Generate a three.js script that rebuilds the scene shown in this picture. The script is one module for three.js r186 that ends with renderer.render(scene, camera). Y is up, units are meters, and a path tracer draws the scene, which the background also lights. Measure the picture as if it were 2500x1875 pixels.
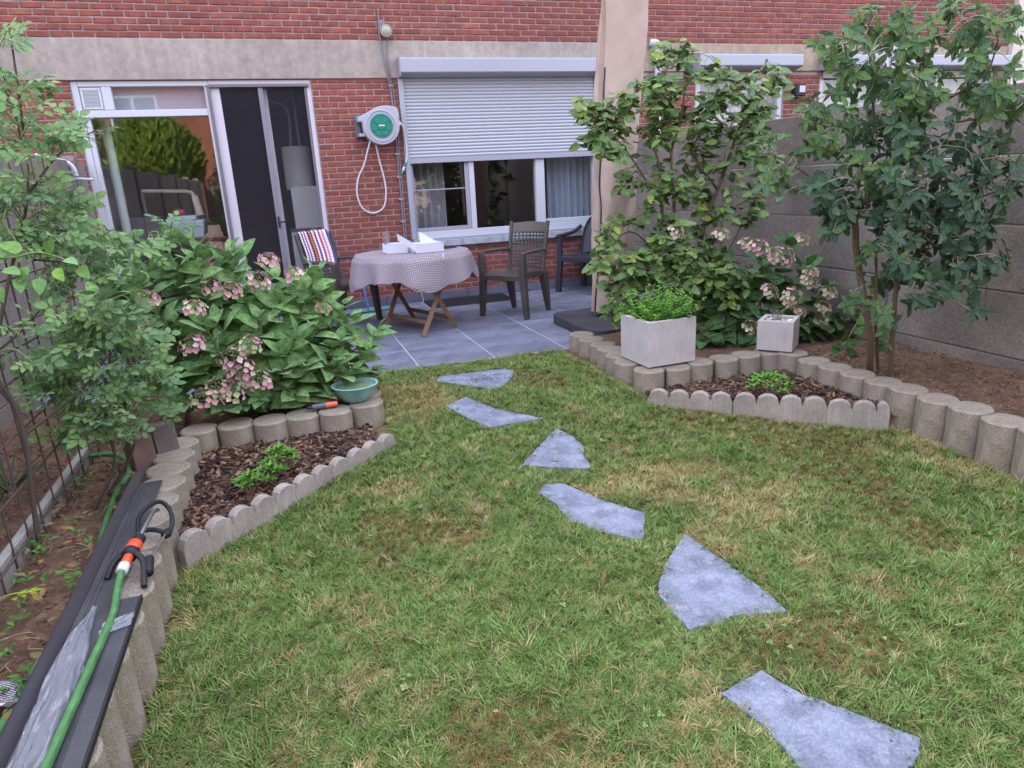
import * as THREE from 'three';
import { mergeGeometries } from 'three/addons/utils/BufferGeometryUtils.js';
import { RoundedBoxGeometry } from 'three/addons/geometries/RoundedBoxGeometry.js';

// ---------------------------------------------------------------- camera, sky, sun, exposure
const V = (x, y, z) => new THREE.Vector3(x, y, z);
const scene = new THREE.Scene();
const FOCAL = 1669.6, PITCH = 0.288377, ROLL = -0.0526018, YAW = 0.3061786;   // focal length in pixels of the 2500 x 1875 photograph
const camera = new THREE.PerspectiveCamera(2 * Math.atan(937.5 / FOCAL) * 180 / Math.PI, 4 / 3, 0.05, 400);
const CAM = V(0, 1.32, 8.01);
const fwd = V(Math.sin(YAW) * Math.cos(PITCH), -Math.sin(PITCH), -Math.cos(YAW) * Math.cos(PITCH));
const right0 = V(Math.cos(YAW), 0, Math.sin(YAW)), up0 = right0.clone().cross(fwd);
const camR = right0.clone().multiplyScalar(Math.cos(ROLL)).addScaledVector(up0, Math.sin(ROLL));
const camU = right0.clone().multiplyScalar(-Math.sin(ROLL)).addScaledVector(up0, Math.cos(ROLL));
camera.position.copy(CAM);
camera.quaternion.setFromRotationMatrix(new THREE.Matrix4().makeBasis(camR, camU, fwd.clone().negate()));
camera.updateMatrixWorld(true);

const sunDir = V(-0.34, 0.56, -0.755).normalize();            // low sun behind the house: the garden lies in the house's shade
const sun = new THREE.DirectionalLight(new THREE.Color(1.0, 0.9, 0.74), 4.6);
sun.position.copy(sunDir).multiplyScalar(60); sun.target.position.set(0, 0, 4);
sun.castShadow = true; sun.shadow.radius = 1; sun.shadow.mapSize.set(4096, 4096);
Object.assign(sun.shadow.camera, { left: -30, right: 30, top: 30, bottom: -30, near: 1, far: 140 });
scene.add(sun); scene.add(sun.target);

{ // pale hazy summer sky, a little brighter and warmer towards the sun
  const W = 256, H = 128, data = new Float32Array(W * H * 4), d = V(0, 0, 0);
  for (let j = 0; j < H; j++) for (let i = 0; i < W; i++) {
    const el = ((j + 0.5) / H - 0.5) * Math.PI, az = ((i + 0.5) / W - 0.5) * 2 * Math.PI;
    d.set(Math.cos(el) * Math.cos(az), Math.sin(el), Math.cos(el) * Math.sin(az));
    const h = Math.max(0, d.y), glow = Math.pow(Math.max(0, d.dot(sunDir)), 6) * 0.5, k = 1 - Math.pow(1 - h, 2.2);
    const o = (j * W + i) * 4, below = d.y < 0 ? 0.35 : 1;
    data[o] = (0.82 - 0.14 * k + glow) * below; data[o + 1] = (0.83 - 0.10 * k + glow * 0.95) * below; data[o + 2] = (0.90 + 0.06 * k + glow * 0.85) * below; data[o + 3] = 1;
  }
  const sky = new THREE.DataTexture(data, W, H, THREE.RGBAFormat, THREE.FloatType);
  sky.mapping = THREE.EquirectangularReflectionMapping; sky.magFilter = THREE.LinearFilter; sky.needsUpdate = true;
  scene.background = sky; scene.environment = sky;
}
const renderer = new THREE.WebGLRenderer({ antialias: true });
renderer.toneMapping = THREE.LinearToneMapping;
renderer.toneMappingExposure = 3.75;                           // the photograph is exposed for the shade
renderer.shadowMap.enabled = true;

// ---------------------------------------------------------------- helpers: pixels of the photograph to points
const ray = (x, y) => camR.clone().multiplyScalar((x - 1250) / FOCAL).addScaledVector(camU, -(y - 937.5) / FOCAL).add(fwd);
const atY = (x, y, Y) => { const d = ray(x, y); return CAM.clone().addScaledVector(d, (Y - CAM.y) / d.y); };
const atZ = (x, y, Z) => { const d = ray(x, y); return CAM.clone().addScaledVector(d, (Z - CAM.z) / d.z); };
const DS = 2500 / 2212;
const dz = (x, y, Z) => atZ(x * DS, y * DS, Z);
const depthOf = (p) => p.clone().sub(CAM).dot(fwd);

// ---------------------------------------------------------------- helpers: random numbers and noise
let seed = 12345;
const rnd = () => { seed = (seed + 0x6D2B79F5) | 0; let t = Math.imul(seed ^ (seed >>> 15), 1 | seed); t = (t + Math.imul(t ^ (t >>> 7), 61 | t)) ^ t; return ((t ^ (t >>> 14)) >>> 0) / 4294967296; };
const rr = (a, b) => a + (b - a) * rnd();
const pick = (a) => a[Math.floor(rnd() * a.length)];
const clamp = (x, a = 0, b = 1) => Math.min(b, Math.max(a, x));
const lerp = (a, b, t) => a + (b - a) * t;
const sstep = (a, b, x) => { const t = clamp((x - a) / (b - a)); return t * t * (3 - 2 * t); };
const hash = (x, y, s) => { let h = Math.imul(x, 374761393) + Math.imul(y, 668265263) + Math.imul(s, 1274126177); h = Math.imul(h ^ (h >>> 13), 1274126177); return ((h ^ (h >>> 16)) >>> 0) / 4294967296; };
const vnoise = (x, y, s = 1, per = 0) => {
  const xi = Math.floor(x), yi = Math.floor(y), fx = x - xi, fy = y - yi, u = fx * fx * (3 - 2 * fx), v = fy * fy * (3 - 2 * fy);
  const w = (a) => per ? ((a % per) + per) % per : a;
  return lerp(lerp(hash(w(xi), w(yi), s), hash(w(xi + 1), w(yi), s), u), lerp(hash(w(xi), w(yi + 1), s), hash(w(xi + 1), w(yi + 1), s), u), v);
};
const fbm = (x, y, s, per, oct = 4) => { let a = 0, n = 0, k = 1; for (let i = 0; i < oct; i++) { a += k * vnoise(x, y, s + i * 17, per); n += k; k *= 0.5; x *= 2; y *= 2; per *= 2; } return a / n; };

// ---------------------------------------------------------------- helpers: textures and materials
function tex(size, fn, srgb = true, h = size) {
  const d = new Uint8Array(size * h * 4);
  for (let j = 0; j < h; j++) for (let i = 0; i < size; i++) { const c = fn(i / size, j / h), o = (j * size + i) * 4; d[o] = clamp(c[0], 0, 255); d[o + 1] = clamp(c[1], 0, 255); d[o + 2] = clamp(c[2], 0, 255); d[o + 3] = c[3] ?? 255; }
  const t = new THREE.DataTexture(d, size, h); t.wrapS = t.wrapT = THREE.RepeatWrapping; t.magFilter = THREE.LinearFilter; t.minFilter = THREE.LinearFilter;
  if (srgb) t.colorSpace = THREE.SRGBColorSpace; t.needsUpdate = true; return t;
}
function canvasTex(w, h, draw) {
  const c = document.createElement('canvas'); c.width = w; c.height = h; draw(c.getContext('2d'), w, h);
  const t = new THREE.CanvasTexture(c); t.colorSpace = THREE.SRGBColorSpace; t.wrapS = t.wrapT = THREE.RepeatWrapping; return t;
}
const rep = (t, u, v = u) => { const c = t.clone(); c.repeat.set(u, v); c.needsUpdate = true; return c; };
const mixc = (a, b, t) => [lerp(a[0], b[0], t), lerp(a[1], b[1], t), lerp(a[2], b[2], t)];
const mat = (color, o = {}) => new THREE.MeshStandardMaterial({ color, roughness: 0.8, ...o });
const pmat = (color, o = {}) => new THREE.MeshPhysicalMaterial({ color, roughness: 0.8, ...o });

const grainT = tex(256, (u, v) => { const f = fbm(u * 8, v * 8, 3, 8, 5), s = hash(Math.floor(u * 256), Math.floor(v * 256), 5); const k = 205 + 50 * (f - 0.5) * 1.6 + 26 * (s - 0.5); return [k, k, k]; });
const grainB = tex(256, (u, v) => { const k = 255 * fbm(u * 32, v * 32, 9, 32, 3); return [k, k, k]; }, false);
const concreteT = tex(512, (u, v) => {
  const f = fbm(u * 4, v * 4, 21, 4, 6), g = fbm(u * 64, v * 64, 22, 64, 2), st = fbm(u * 48, v * 3, 24, 0, 3);
  let c = mixc([160, 152, 144], [182, 174, 165], sstep(0.2, 0.8, f)); c = c.map((x) => x + (g - 0.5) * 26 + (st - 0.5) * 22);
  if (hash(Math.floor(u * 400), Math.floor(v * 400), 25) > 0.996) c = c.map((x) => x * 0.8); return c;
});
const concreteB = tex(512, (u, v) => { const k = 150 * fbm(u * 96, v * 96, 31, 96, 2) + 105 * fbm(u * 8, v * 8, 32, 8, 4); return [k, k, k]; }, false);
const fenceT = tex(512, (u, v) => {       // weathered panel: dark film with paler aggregate grain
  const f = fbm(u * 4, v * 4, 41, 4, 5), g = fbm(u * 100, v * 100, 42, 100, 2), p = hash(Math.floor(u * 230), Math.floor(v * 230), 43);
  let c = mixc([122, 117, 115], [142, 136, 131], sstep(0.28, 0.72, f)); c = c.map((x) => x + (g - 0.5) * 32); if (p > 0.98) c = c.map((x) => x * 0.7); if (p < 0.02) c = c.map((x) => x * 1.18); return c;
});
const palT = tex(512, (u, v) => {         // palisade concrete with lichen and grit
  const f = fbm(u * 5, v * 5, 51, 5, 5), g = fbm(u * 90, v * 90, 52, 90, 2), m = sstep(0.52, 0.68, fbm(u * 6, v * 6, 53, 6, 4)), p = hash(Math.floor(u * 200), Math.floor(v * 200), 54);
  let c = mixc([148, 139, 127], [182, 173, 160], f); c = mixc(c, [134, 128, 100], m * 0.4); c = c.map((x) => x + (g - 0.5) * 44); if (p > 0.98) c = c.map((x) => x * 0.72); if (p < 0.02) c = c.map((x) => x * 1.15); return c;
});
const palTopT = tex(512, (u, v) => {      // exposed aggregate on the sawn tops
  const cell = hash(Math.floor(u * 120), Math.floor(v * 120), 61), f = fbm(u * 70, v * 70, 62, 70, 2), m = sstep(0.5, 0.64, fbm(u * 7, v * 7, 63, 7, 4));
  let c = mixc([134, 125, 112], [194, 184, 169], cell * 0.6 + f * 0.4); c = mixc(c, [134, 128, 100], m * 0.4); if (cell > 0.9) c = [112, 104, 94]; return c;
});
const blueT = tex(512, (u, v) => {        // bluestone / slate
  const f = fbm(u * 5, v * 5, 71, 5, 6), g = fbm(u * 60, v * 60, 72, 60, 2), w = sstep(0.55, 0.8, fbm(u * 9 + 3, v * 9, 73, 0, 4) * 0 + fbm(u * 9, v * 9, 74, 9, 4)), p = hash(Math.floor(u * 220), Math.floor(v * 220), 75);
  let c = mixc([116, 122, 136], [144, 150, 165], sstep(0.25, 0.75, f)); c = mixc(c, [172, 177, 186], w * 0.5); c = c.map((x) => x + (g - 0.5) * 40); if (p > 0.985) c = c.map((x) => x * 1.15); if (p < 0.012) c = c.map((x) => x * 0.6); return c;
});
const tileT = tex(512, (u, v) => {
  const f = fbm(u * 4, v * 4, 81, 4, 6), g = fbm(u * 70, v * 70, 82, 70, 2); let c = mixc([112, 115, 127], [138, 141, 153], sstep(0.2, 0.8, f)); c = c.map((x) => x + (g - 0.5) * 14);
  const st = sstep(0.66, 0.74, fbm(u * 7, v * 7, 83, 7, 3)); return mixc(c, [96, 98, 108], st * 0.5);
});
const soilT = tex(512, (u, v) => { const f = fbm(u * 10, v * 10, 91, 10, 6), g = fbm(u * 80, v * 80, 92, 80, 2); let c = mixc([78, 57, 44], [128, 97, 76], f); return c.map((x) => x + (g - 0.5) * 40); });
const soilB = tex(512, (u, v) => { const k = 255 * fbm(u * 14, v * 14, 93, 14, 6); return [k, k, k]; }, false);
const thatchT = tex(512, (u, v) => { const f = fbm(u * 8, v * 8, 95, 8, 5), g = fbm(u * 120, v * 40, 96, 40, 2); let c = mixc([70, 62, 36], [116, 100, 60], f); return c.map((x) => x + (g - 0.5) * 44); });
const woodT = tex(256, (u, v) => { const g = fbm(u * 24, v * 2, 101, 2, 4), l = fbm(u * 60, v * 3, 102, 3, 2); const c = mixc([104, 80, 62], [146, 112, 86], g); return c.map((x) => x + (l - 0.5) * 40); });
const greyWoodT = tex(256, (u, v) => { const g = fbm(u * 20, v * 2, 103, 2, 4), l = fbm(u * 70, v * 3, 104, 3, 2); const c = mixc([112, 108, 102], [152, 148, 140], g); return c.map((x) => x + (l - 0.5) * 50); });
const fabricT = tex(256, (u, v) => { const w = (Math.sin(u * 256 * Math.PI / 2) + Math.sin(v * 256 * Math.PI / 2)) * 5, f = fbm(u * 4, v * 4, 111, 4, 4); const c = mixc([168, 148, 136], [186, 166, 152], f); return c.map((x) => x + w); });
const planterT = tex(512, (u, v) => {     // cast stone with a pressed wood grain
  const wv = fbm(u * 2.0, v * 1.5, 121, 0, 2) * 0 + vnoise(u * 4, v * 2, 122, 4) * 0.9, rings = Math.abs(Math.sin((u * 9 + wv * 3.2 + 0.35 * Math.sin(v * 6.283)) * Math.PI)), f = fbm(u * 6, v * 6, 123, 6, 4), l = fbm(u * 90, v * 4, 124, 4, 2);
  let c = mixc([186, 180, 176], [212, 207, 203], f); if (rings < 0.09) c = c.map((x) => x - 46 * (1 - rings / 0.09) * (0.4 + 0.6 * l)); return c.map((x) => x + (l - 0.5) * 14);
});
const M = {
  white: mat('#c0c2cb', { roughness: 0.45 }), whiteMatt: mat('#d6d6d8', { roughness: 0.7 }), cream: mat('#c9c2b8', { roughness: 0.6 }),
  alu: mat('#a2a5b2', { roughness: 0.42, metalness: 0.25 }), slat: mat('#b0b3bd', { roughness: 0.5 }), darkAlu: mat('#6c6772', { roughness: 0.5 }),
  mortar: mat('#b9b0ae', { roughness: 0.95, bumpMap: rep(grainB, 4), bumpScale: 0.002, map: rep(grainT, 2) }),
  band: mat('#eeeaea', { roughness: 0.92, map: concreteT, bumpMap: concreteB, bumpScale: 0.003 }),
  fence: mat('#f8f2ea', { roughness: 0.95, map: fenceT, bumpMap: concreteB, bumpScale: 0.0025 }),
  pal: mat('#eae6e2', { roughness: 0.95, map: rep(palT, 3), bumpMap: rep(concreteB, 3), bumpScale: 0.004 }),
  palTop: mat('#eae6e2', { roughness: 0.97, map: rep(palTopT, 3), bumpMap: rep(palTopT, 3), bumpScale: 0.004 }),
  edging: mat('#e6e2e0', { roughness: 0.9, map: rep(concreteT, 2), bumpMap: rep(concreteB, 3), bumpScale: 0.002 }),
  blue: mat('#e8e8ea', { roughness: 0.72, map: rep(blueT, 3), bumpMap: rep(concreteB, 2), bumpScale: 0.002 }),
  tile: mat('#f0f1f8', { roughness: 0.62, map: rep(tileT, 1.3), bumpMap: rep(grainB, 3), bumpScale: 0.0006 }),
  grout: mat('#b2b3bc', { roughness: 0.95 }), plinth: mat('#cdd0dc', { roughness: 0.7, map: rep(tileT, 2) }),
  soil: mat('#ffffff', { roughness: 1, map: soilT, bumpMap: soilB, bumpScale: 0.03 }), thatch: mat('#ffffff', { roughness: 1, map: rep(thatchT, 2), bumpMap: rep(soilB, 2), bumpScale: 0.02 }),
  teak: mat('#ffffff', { roughness: 0.7, map: rep(woodT, 3) }), greyWood: mat('#ffffff', { roughness: 0.9, map: rep(greyWoodT, 2), bumpMap: rep(greyWoodT, 2), bumpScale: 0.002 }),
  fabric: mat('#e6e0de', { roughness: 0.95, map: rep(fabricT, 3), bumpMap: rep(grainB, 4), bumpScale: 0.001 }),
  planter: mat('#f2f0f2', { roughness: 0.85, map: rep(planterT, 2.6), bumpMap: rep(planterT, 2.6), bumpScale: 0.002 }),
  brownPlastic: mat('#5d5450', { roughness: 0.5, map: grainT }), navyPlastic: mat('#32343f', { roughness: 0.48 }), black: mat('#1d1c20', { roughness: 0.6 }), blackMetal: mat('#2c2a2e', { roughness: 0.5 }),
  greyPlastic: mat('#a9a8b6', { roughness: 0.5 }), greyDark: mat('#61616c', { roughness: 0.6 }), greenPlastic: mat('#12806f', { roughness: 0.42 }), hoseWhite: mat('#cdc9d2', { roughness: 0.5 }),
  hoseGreen: mat('#5c9a58', { roughness: 0.6, map: rep(grainT, 3) }), hoseBright: mat('#1fa06a', { roughness: 0.5 }), orange: mat('#e2512e', { roughness: 0.45 }), conduit: mat('#7b7780', { roughness: 0.6 }),
  rail: mat('#777579', { roughness: 0.36, metalness: 0.45, map: grainT }), railDark: mat('#525157', { roughness: 0.5, map: grainT }), steel: mat('#b9bcc4', { roughness: 0.25, metalness: 0.9 }), rust: mat('#6a5650', { roughness: 0.85, map: rep(grainT, 8) }),
  glass: pmat('#ffffff', { roughness: 0.02, transmission: 1, thickness: 0, ior: 1.52 }), inner: mat('#8f8a86', { roughness: 0.9 }), innerFloor: mat('#6c645c', { roughness: 0.6 }),
  bark: mat('#c2ae94', { roughness: 0.95, map: rep(greyWoodT, 2), bumpMap: rep(grainB, 6), bumpScale: 0.004 }), twig: mat('#8d7a64', { roughness: 0.9 }), greenStem: mat('#7c8a55', { roughness: 0.8 }), paleTwig: mat('#8d8878', { roughness: 0.9 }),
  paper: mat('#cccdd8', { roughness: 0.75 }),
};

// ---------------------------------------------------------------- helpers: geometry
function puv(g, s = 1, ou = 0, ov = 0) {       // uv in metres, picked by the way a face points
  g = g.index ? g.toNonIndexed() : g; const p = g.attributes.position, uv = new Float32Array(p.count * 2), a = V(), b = V(), c = V(), n = V();
  for (let i = 0; i < p.count; i += 3) {
    a.fromBufferAttribute(p, i); b.fromBufferAttribute(p, i + 1); c.fromBufferAttribute(p, i + 2); n.copy(b).sub(a).cross(c.clone().sub(a));
    const ax = Math.abs(n.x), ay = Math.abs(n.y), az = Math.abs(n.z);
    [a, b, c].forEach((q, k) => { const [u, v] = ax > ay && ax > az ? [q.z, q.y] : ay > az ? [q.x, q.z] : [q.x, q.y]; uv[(i + k) * 2] = u * s + ou; uv[(i + k) * 2 + 1] = v * s + ov; });
  }
  g.setAttribute('uv', new THREE.BufferAttribute(uv, 2)); return g;
}
const box = (w, h, d, x = 0, y = 0, z = 0) => new THREE.BoxGeometry(w, h, d).translate(x, y, z);
const rbox = (w, h, d, r = 0.005, x = 0, y = 0, z = 0, s = 2) => new RoundedBoxGeometry(w, h, d, s, Math.min(r, w / 2.01, h / 2.01, d / 2.01)).translate(x, y, z);
const span = (x0, x1, y0, y1, z0, z1) => box(x1 - x0, y1 - y0, z1 - z0, (x0 + x1) / 2, (y0 + y1) / 2, (z0 + z1) / 2);
const rspan = (x0, x1, y0, y1, z0, z1, r = 0.004) => rbox(x1 - x0, y1 - y0, z1 - z0, r, (x0 + x1) / 2, (y0 + y1) / 2, (z0 + z1) / 2);
const cyl = (r0, r1, h, n = 20, x = 0, y = 0, z = 0) => new THREE.CylinderGeometry(r0, r1, h, n).translate(x, y, z);
function bar(a, b, w, d = w) {                  // a bevelled bar from a to b
  const L = a.distanceTo(b), g = rbox(w, L, d, Math.min(w, d) * 0.15, 0, 0, 0, 1), q = new THREE.Quaternion().setFromUnitVectors(V(0, 1, 0), b.clone().sub(a).normalize());
  return g.applyQuaternion(q).translate((a.x + b.x) / 2, (a.y + b.y) / 2, (a.z + b.z) / 2);
}
function tube(pts, r, n = 6, r1 = r, smooth = true, seg = 0) {   // tapered tube through points
  const c = smooth && pts.length > 2 ? new THREE.CatmullRomCurve3(pts, false, 'centripetal') : null, N = seg || (c ? Math.max(4, (pts.length - 1) * 4) : pts.length - 1);
  const P = c ? c.getPoints(N) : pts, pos = [], idx = [], uv = []; let prev = V(0.31, 0.2, 0.93);
  for (let i = 0; i < P.length; i++) {
    const t = P[Math.min(i + 1, P.length - 1)].clone().sub(P[Math.max(i - 1, 0)]).normalize(); let u = prev.clone().addScaledVector(t, -prev.dot(t)); if (u.lengthSq() < 1e-6) u = V(t.y, t.z, t.x).cross(t); u.normalize(); prev = u; const w = t.clone().cross(u);
    const k = typeof r === 'function' ? r(i / (P.length - 1)) : lerp(r, r1, i / (P.length - 1));
    for (let j = 0; j <= n; j++) { const a = j / n * Math.PI * 2; pos.push(P[i].x + (u.x * Math.cos(a) + w.x * Math.sin(a)) * k, P[i].y + (u.y * Math.cos(a) + w.y * Math.sin(a)) * k, P[i].z + (u.z * Math.cos(a) + w.z * Math.sin(a)) * k); uv.push(j / n * 0.2, i * 0.05); }
  }
  for (let i = 0; i < P.length - 1; i++) for (let j = 0; j < n; j++) { const a = i * (n + 1) + j, b = a + n + 1; idx.push(a, a + 1, b, b, a + 1, b + 1); }
  const cap = (i, flip) => { const o = pos.length / 3; pos.push(P[i].x, P[i].y, P[i].z); uv.push(0, 0); for (let j = 0; j < n; j++) { const a = i * (n + 1) + j; flip ? idx.push(o, a + 1, a) : idx.push(o, a, a + 1); } };
  cap(0, true); cap(P.length - 1, false);
  const g = new THREE.BufferGeometry(); g.setAttribute('position', new THREE.Float32BufferAttribute(pos, 3)); g.setAttribute('uv', new THREE.Float32BufferAttribute(uv, 2)); g.setIndex(idx); g.computeVertexNormals(); return g;
}
const merge = (list) => { const l = list.map((g) => { const k = g.index ? g.toNonIndexed() : g; for (const n of Object.keys(k.attributes)) if (!['position', 'normal', 'uv', 'color'].includes(n)) k.deleteAttribute(n); return k; }); const col = l.some((g) => g.attributes.color); if (!col) return mergeGeometries(l); return mergeGeometries(l); };
function grid(nu, nv, fn, uvf) {                // surface from fn(u, v)
  const pos = [], uv = [], idx = [];
  for (let j = 0; j <= nv; j++) for (let i = 0; i <= nu; i++) { const p = fn(i / nu, j / nv); pos.push(p.x, p.y, p.z); const q = uvf ? uvf(i / nu, j / nv, p) : [i / nu, j / nv]; uv.push(q[0], q[1]); }
  for (let j = 0; j < nv; j++) for (let i = 0; i < nu; i++) { const a = j * (nu + 1) + i, b = a + nu + 1; idx.push(a, b, a + 1, a + 1, b, b + 1); }
  const g = new THREE.BufferGeometry(); g.setAttribute('position', new THREE.Float32BufferAttribute(pos, 3)); g.setAttribute('uv', new THREE.Float32BufferAttribute(uv, 2)); g.setIndex(idx); g.computeVertexNormals(); return g;
}

// a profile of (z, y) points drawn out along x
const exX = (pts, depth) => new THREE.ExtrudeGeometry(new THREE.Shape(pts.map(([z, y]) => new THREE.Vector2(-z, y))), { depth, bevelEnabled: false }).rotateY(Math.PI / 2);
// ---------------------------------------------------------------- helpers: objects
const taken = {};
const numbered = (n) => { taken[n] = (taken[n] ?? -1) + 1; return taken[n] ? n + '_' + String(taken[n]).padStart(3, '0') : n; };
function part(name, geos, m, parent, label) {   // one named mesh under its thing
  const g = Array.isArray(geos) ? (geos.length > 1 ? merge(geos) : geos[0]) : geos, o = new THREE.Mesh(g, m);
  o.name = name; o.castShadow = o.receiveShadow = true; if (label) o.userData.label = label; parent.add(o); return o;
}
function thing(name, label, category, pos = [0, 0, 0], turn = 0, group) {
  const o = new THREE.Group(); o.name = numbered(name); o.position.set(...pos); o.rotation.y = turn; o.userData = { label, category }; if (group) o.userData.group = group; scene.add(o); return o;
}
function single(name, geos, m, label, category, group) { const o = part(numbered(name), geos, m, scene); o.userData = { label, category }; if (group) o.userData.group = group; return o; }
function struct(name, geos, m) { const o = part(name, geos, m, scene); o.userData.kind = 'structure'; return o; }
const sub = (name, parent) => { const g = new THREE.Group(); g.name = name; parent.add(g); return g; };

// where the lawn lies: level by the terrace, falling away gently towards the camera
const lawnY = (x, z) => -0.06 * Math.max(0, z - 4.1) * sstep(3.9, 5.2, z) + 0.012 * (vnoise(x * 1.7, z * 1.7, 7) - 0.5);
// ---------------------------------------------------------------- ground
{
  struct('ground', puv(new THREE.PlaneGeometry(160, 160).rotateX(-Math.PI / 2).translate(0, -0.42, 30), 0.5), mat('#7d8160', { roughness: 1, map: rep(thatchT, 1) }));
  const lawn = grid(60, 90, (u, v) => { const x = lerp(-0.66, 3.16, u), z = lerp(2.99, 10.8, v); return V(x, lawnY(x, z) - 0.012, z); }, (u, v, p) => [p.x, p.z]);
  struct('lawn_soil', lawn, M.thatch);
  const bed = (x0, x1, z0, z1, y, amp, sd) => grid(Math.ceil((x1 - x0) / 0.035), Math.ceil((z1 - z0) / 0.035), (u, v) => { const x = lerp(x0, x1, u), z = lerp(z0, z1, v); return V(x, y + amp * (fbm(x * 5, z * 5, sd, 0, 4) - 0.5) - 0.012 * Math.max(0, z - 5) , z); }, (u, v, p) => [p.x, p.z]);
  struct('left_bed_soil', [bed(-1.74, -0.70, 3.0, 10.8, 0.045, 0.09, 3), bed(-0.72, 0.36, 3.0, 4.12, 0.03, 0.06, 5)], M.soil);
  struct('right_bed_soil', [bed(2.20, 4.0, 3.0, 4.22, 0.075, 0.05, 8), bed(3.17, 4.0, 4.2, 10.8, 0.085, 0.06, 9)], mat('#ffffff', { roughness: 1, map: rep(soilT, 1.3), bumpMap: soilB, bumpScale: 0.03 }));
  const tri = (a, b, c, y) => { const g = new THREE.BufferGeometry(); g.setAttribute('position', new THREE.Float32BufferAttribute([a[0], y, a[1], b[0], y, b[1], c[0], y, c[1]], 3)); g.setAttribute('uv', new THREE.Float32BufferAttribute([...a, ...b, ...c], 2)); g.setIndex([0, 1, 2]); g.computeVertexNormals(); return g; };
  struct('left_mulch_soil', tri([-0.60, 4.1], [-0.60, 5.28], [0.38, 4.46], -0.014), M.soil);
  struct('right_mulch_soil', tri([1.98, 4.2], [3.1, 5.36], [3.1, 4.2], -0.018), M.soil);
}
// ---------------------------------------------------------------- terrace: every slab is a piece of its own
{
  const patio = thing('terrace'); patio.userData = { kind: 'structure' };
  part('grout_bed', puv(span(-1.74, 4.0, -0.09, -0.0015, 0, 3.0)), M.grout, patio);
  const xs = [-1.74]; for (let x = -1.545; x < 3.95; x += 0.6) xs.push(x); xs.push(4.0);
  const zs = [0, 0.575, 1.185, 1.8, 2.405, 3.0], tiles = ['#f0f1f8', '#e7e8f0', '#f5f5f9', '#e1e3ec'].map((c) => { const m = M.tile.clone(); m.color.set(c); return m; });
  for (let i = 0; i < xs.length - 1; i++) for (let j = 0; j < zs.length - 1; j++) {
    const g = 0.0045, o = part('paving_slab', puv(rspan(xs[i] + g, xs[i + 1] - g, -0.03, 0.0 + rr(-0.0006, 0.0006), zs[j] + g, zs[j + 1] - g, 0.0012), 1, rnd() * 3, rnd() * 3), tiles[Math.floor(rnd() * tiles.length)], patio); void o;
  }
}
// ---------------------------------------------------------------- bricks
const brickT = tex(256, (u, v) => { const f = fbm(u * 5, v * 5, 131, 5, 5), g = fbm(u * 60, v * 60, 132, 60, 2), p = hash(Math.floor(u * 90), Math.floor(v * 90), 133), w = sstep(0.64, 0.8, fbm(u * 4, v * 4, 134, 4, 4)); let k = 198 + (f - 0.5) * 64 + (g - 0.5) * 44; if (p > 0.975) k *= 0.6; const c = [k, k * 0.97, k * 0.95]; return mixc(c, [236, 222, 214], w * 0.35); });
const brickHex = ['#b2645a', '#b4665b', '#b96b5c', '#ae6157', '#a86058', '#be7260', '#b2655b', '#b56459', '#af645a'];
const brickM = brickHex.map((h) => mat(h, { roughness: 0.9, map: brickT, bumpMap: brickT, bumpScale: 0.003 }));
const brickAny = mat('#ffffff', { roughness: 0.9, map: brickT, bumpMap: brickT, bumpScale: 0.003 });
const brickCols = brickHex.map((h) => new THREE.Color(h));
const BL = 0.177, BH = 0.0475, BD = 0.032;
const brickG = Array.from({ length: 8 }, (_, k) => {   // bevelled face, slightly uneven corners: 18 triangles
  const j = () => rr(-0.0016, 0.0016), x = BL / 2, y = BH / 2, b = 0.0045, f = [[-x + b + j(), -y + b + j()], [x - b + j(), -y + b + j()], [x - b + j(), y - b + j()], [-x + b + j(), y - b + j()]], r = [[-x, -y], [x, -y], [x, y], [-x, y]], pos = [];
  const q = (a, bb, c, d) => pos.push(...a, ...bb, ...c, ...a, ...c, ...d), F = f.map((p) => [...p, 0]), R = r.map((p) => [...p, -b]), B = r.map((p) => [...p, -BD]);
  q(...F); for (let i = 0; i < 4; i++) { const n = (i + 1) % 4; q(R[i], R[n], F[n], F[i]); q(B[i], B[n], R[n], R[i]); }
  const g = new THREE.BufferGeometry(); g.setAttribute('position', new THREE.Float32BufferAttribute(pos, 3)); g.computeVertexNormals(); return puv(g, 2.2, k * 0.37, k * 0.61);
});
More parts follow.
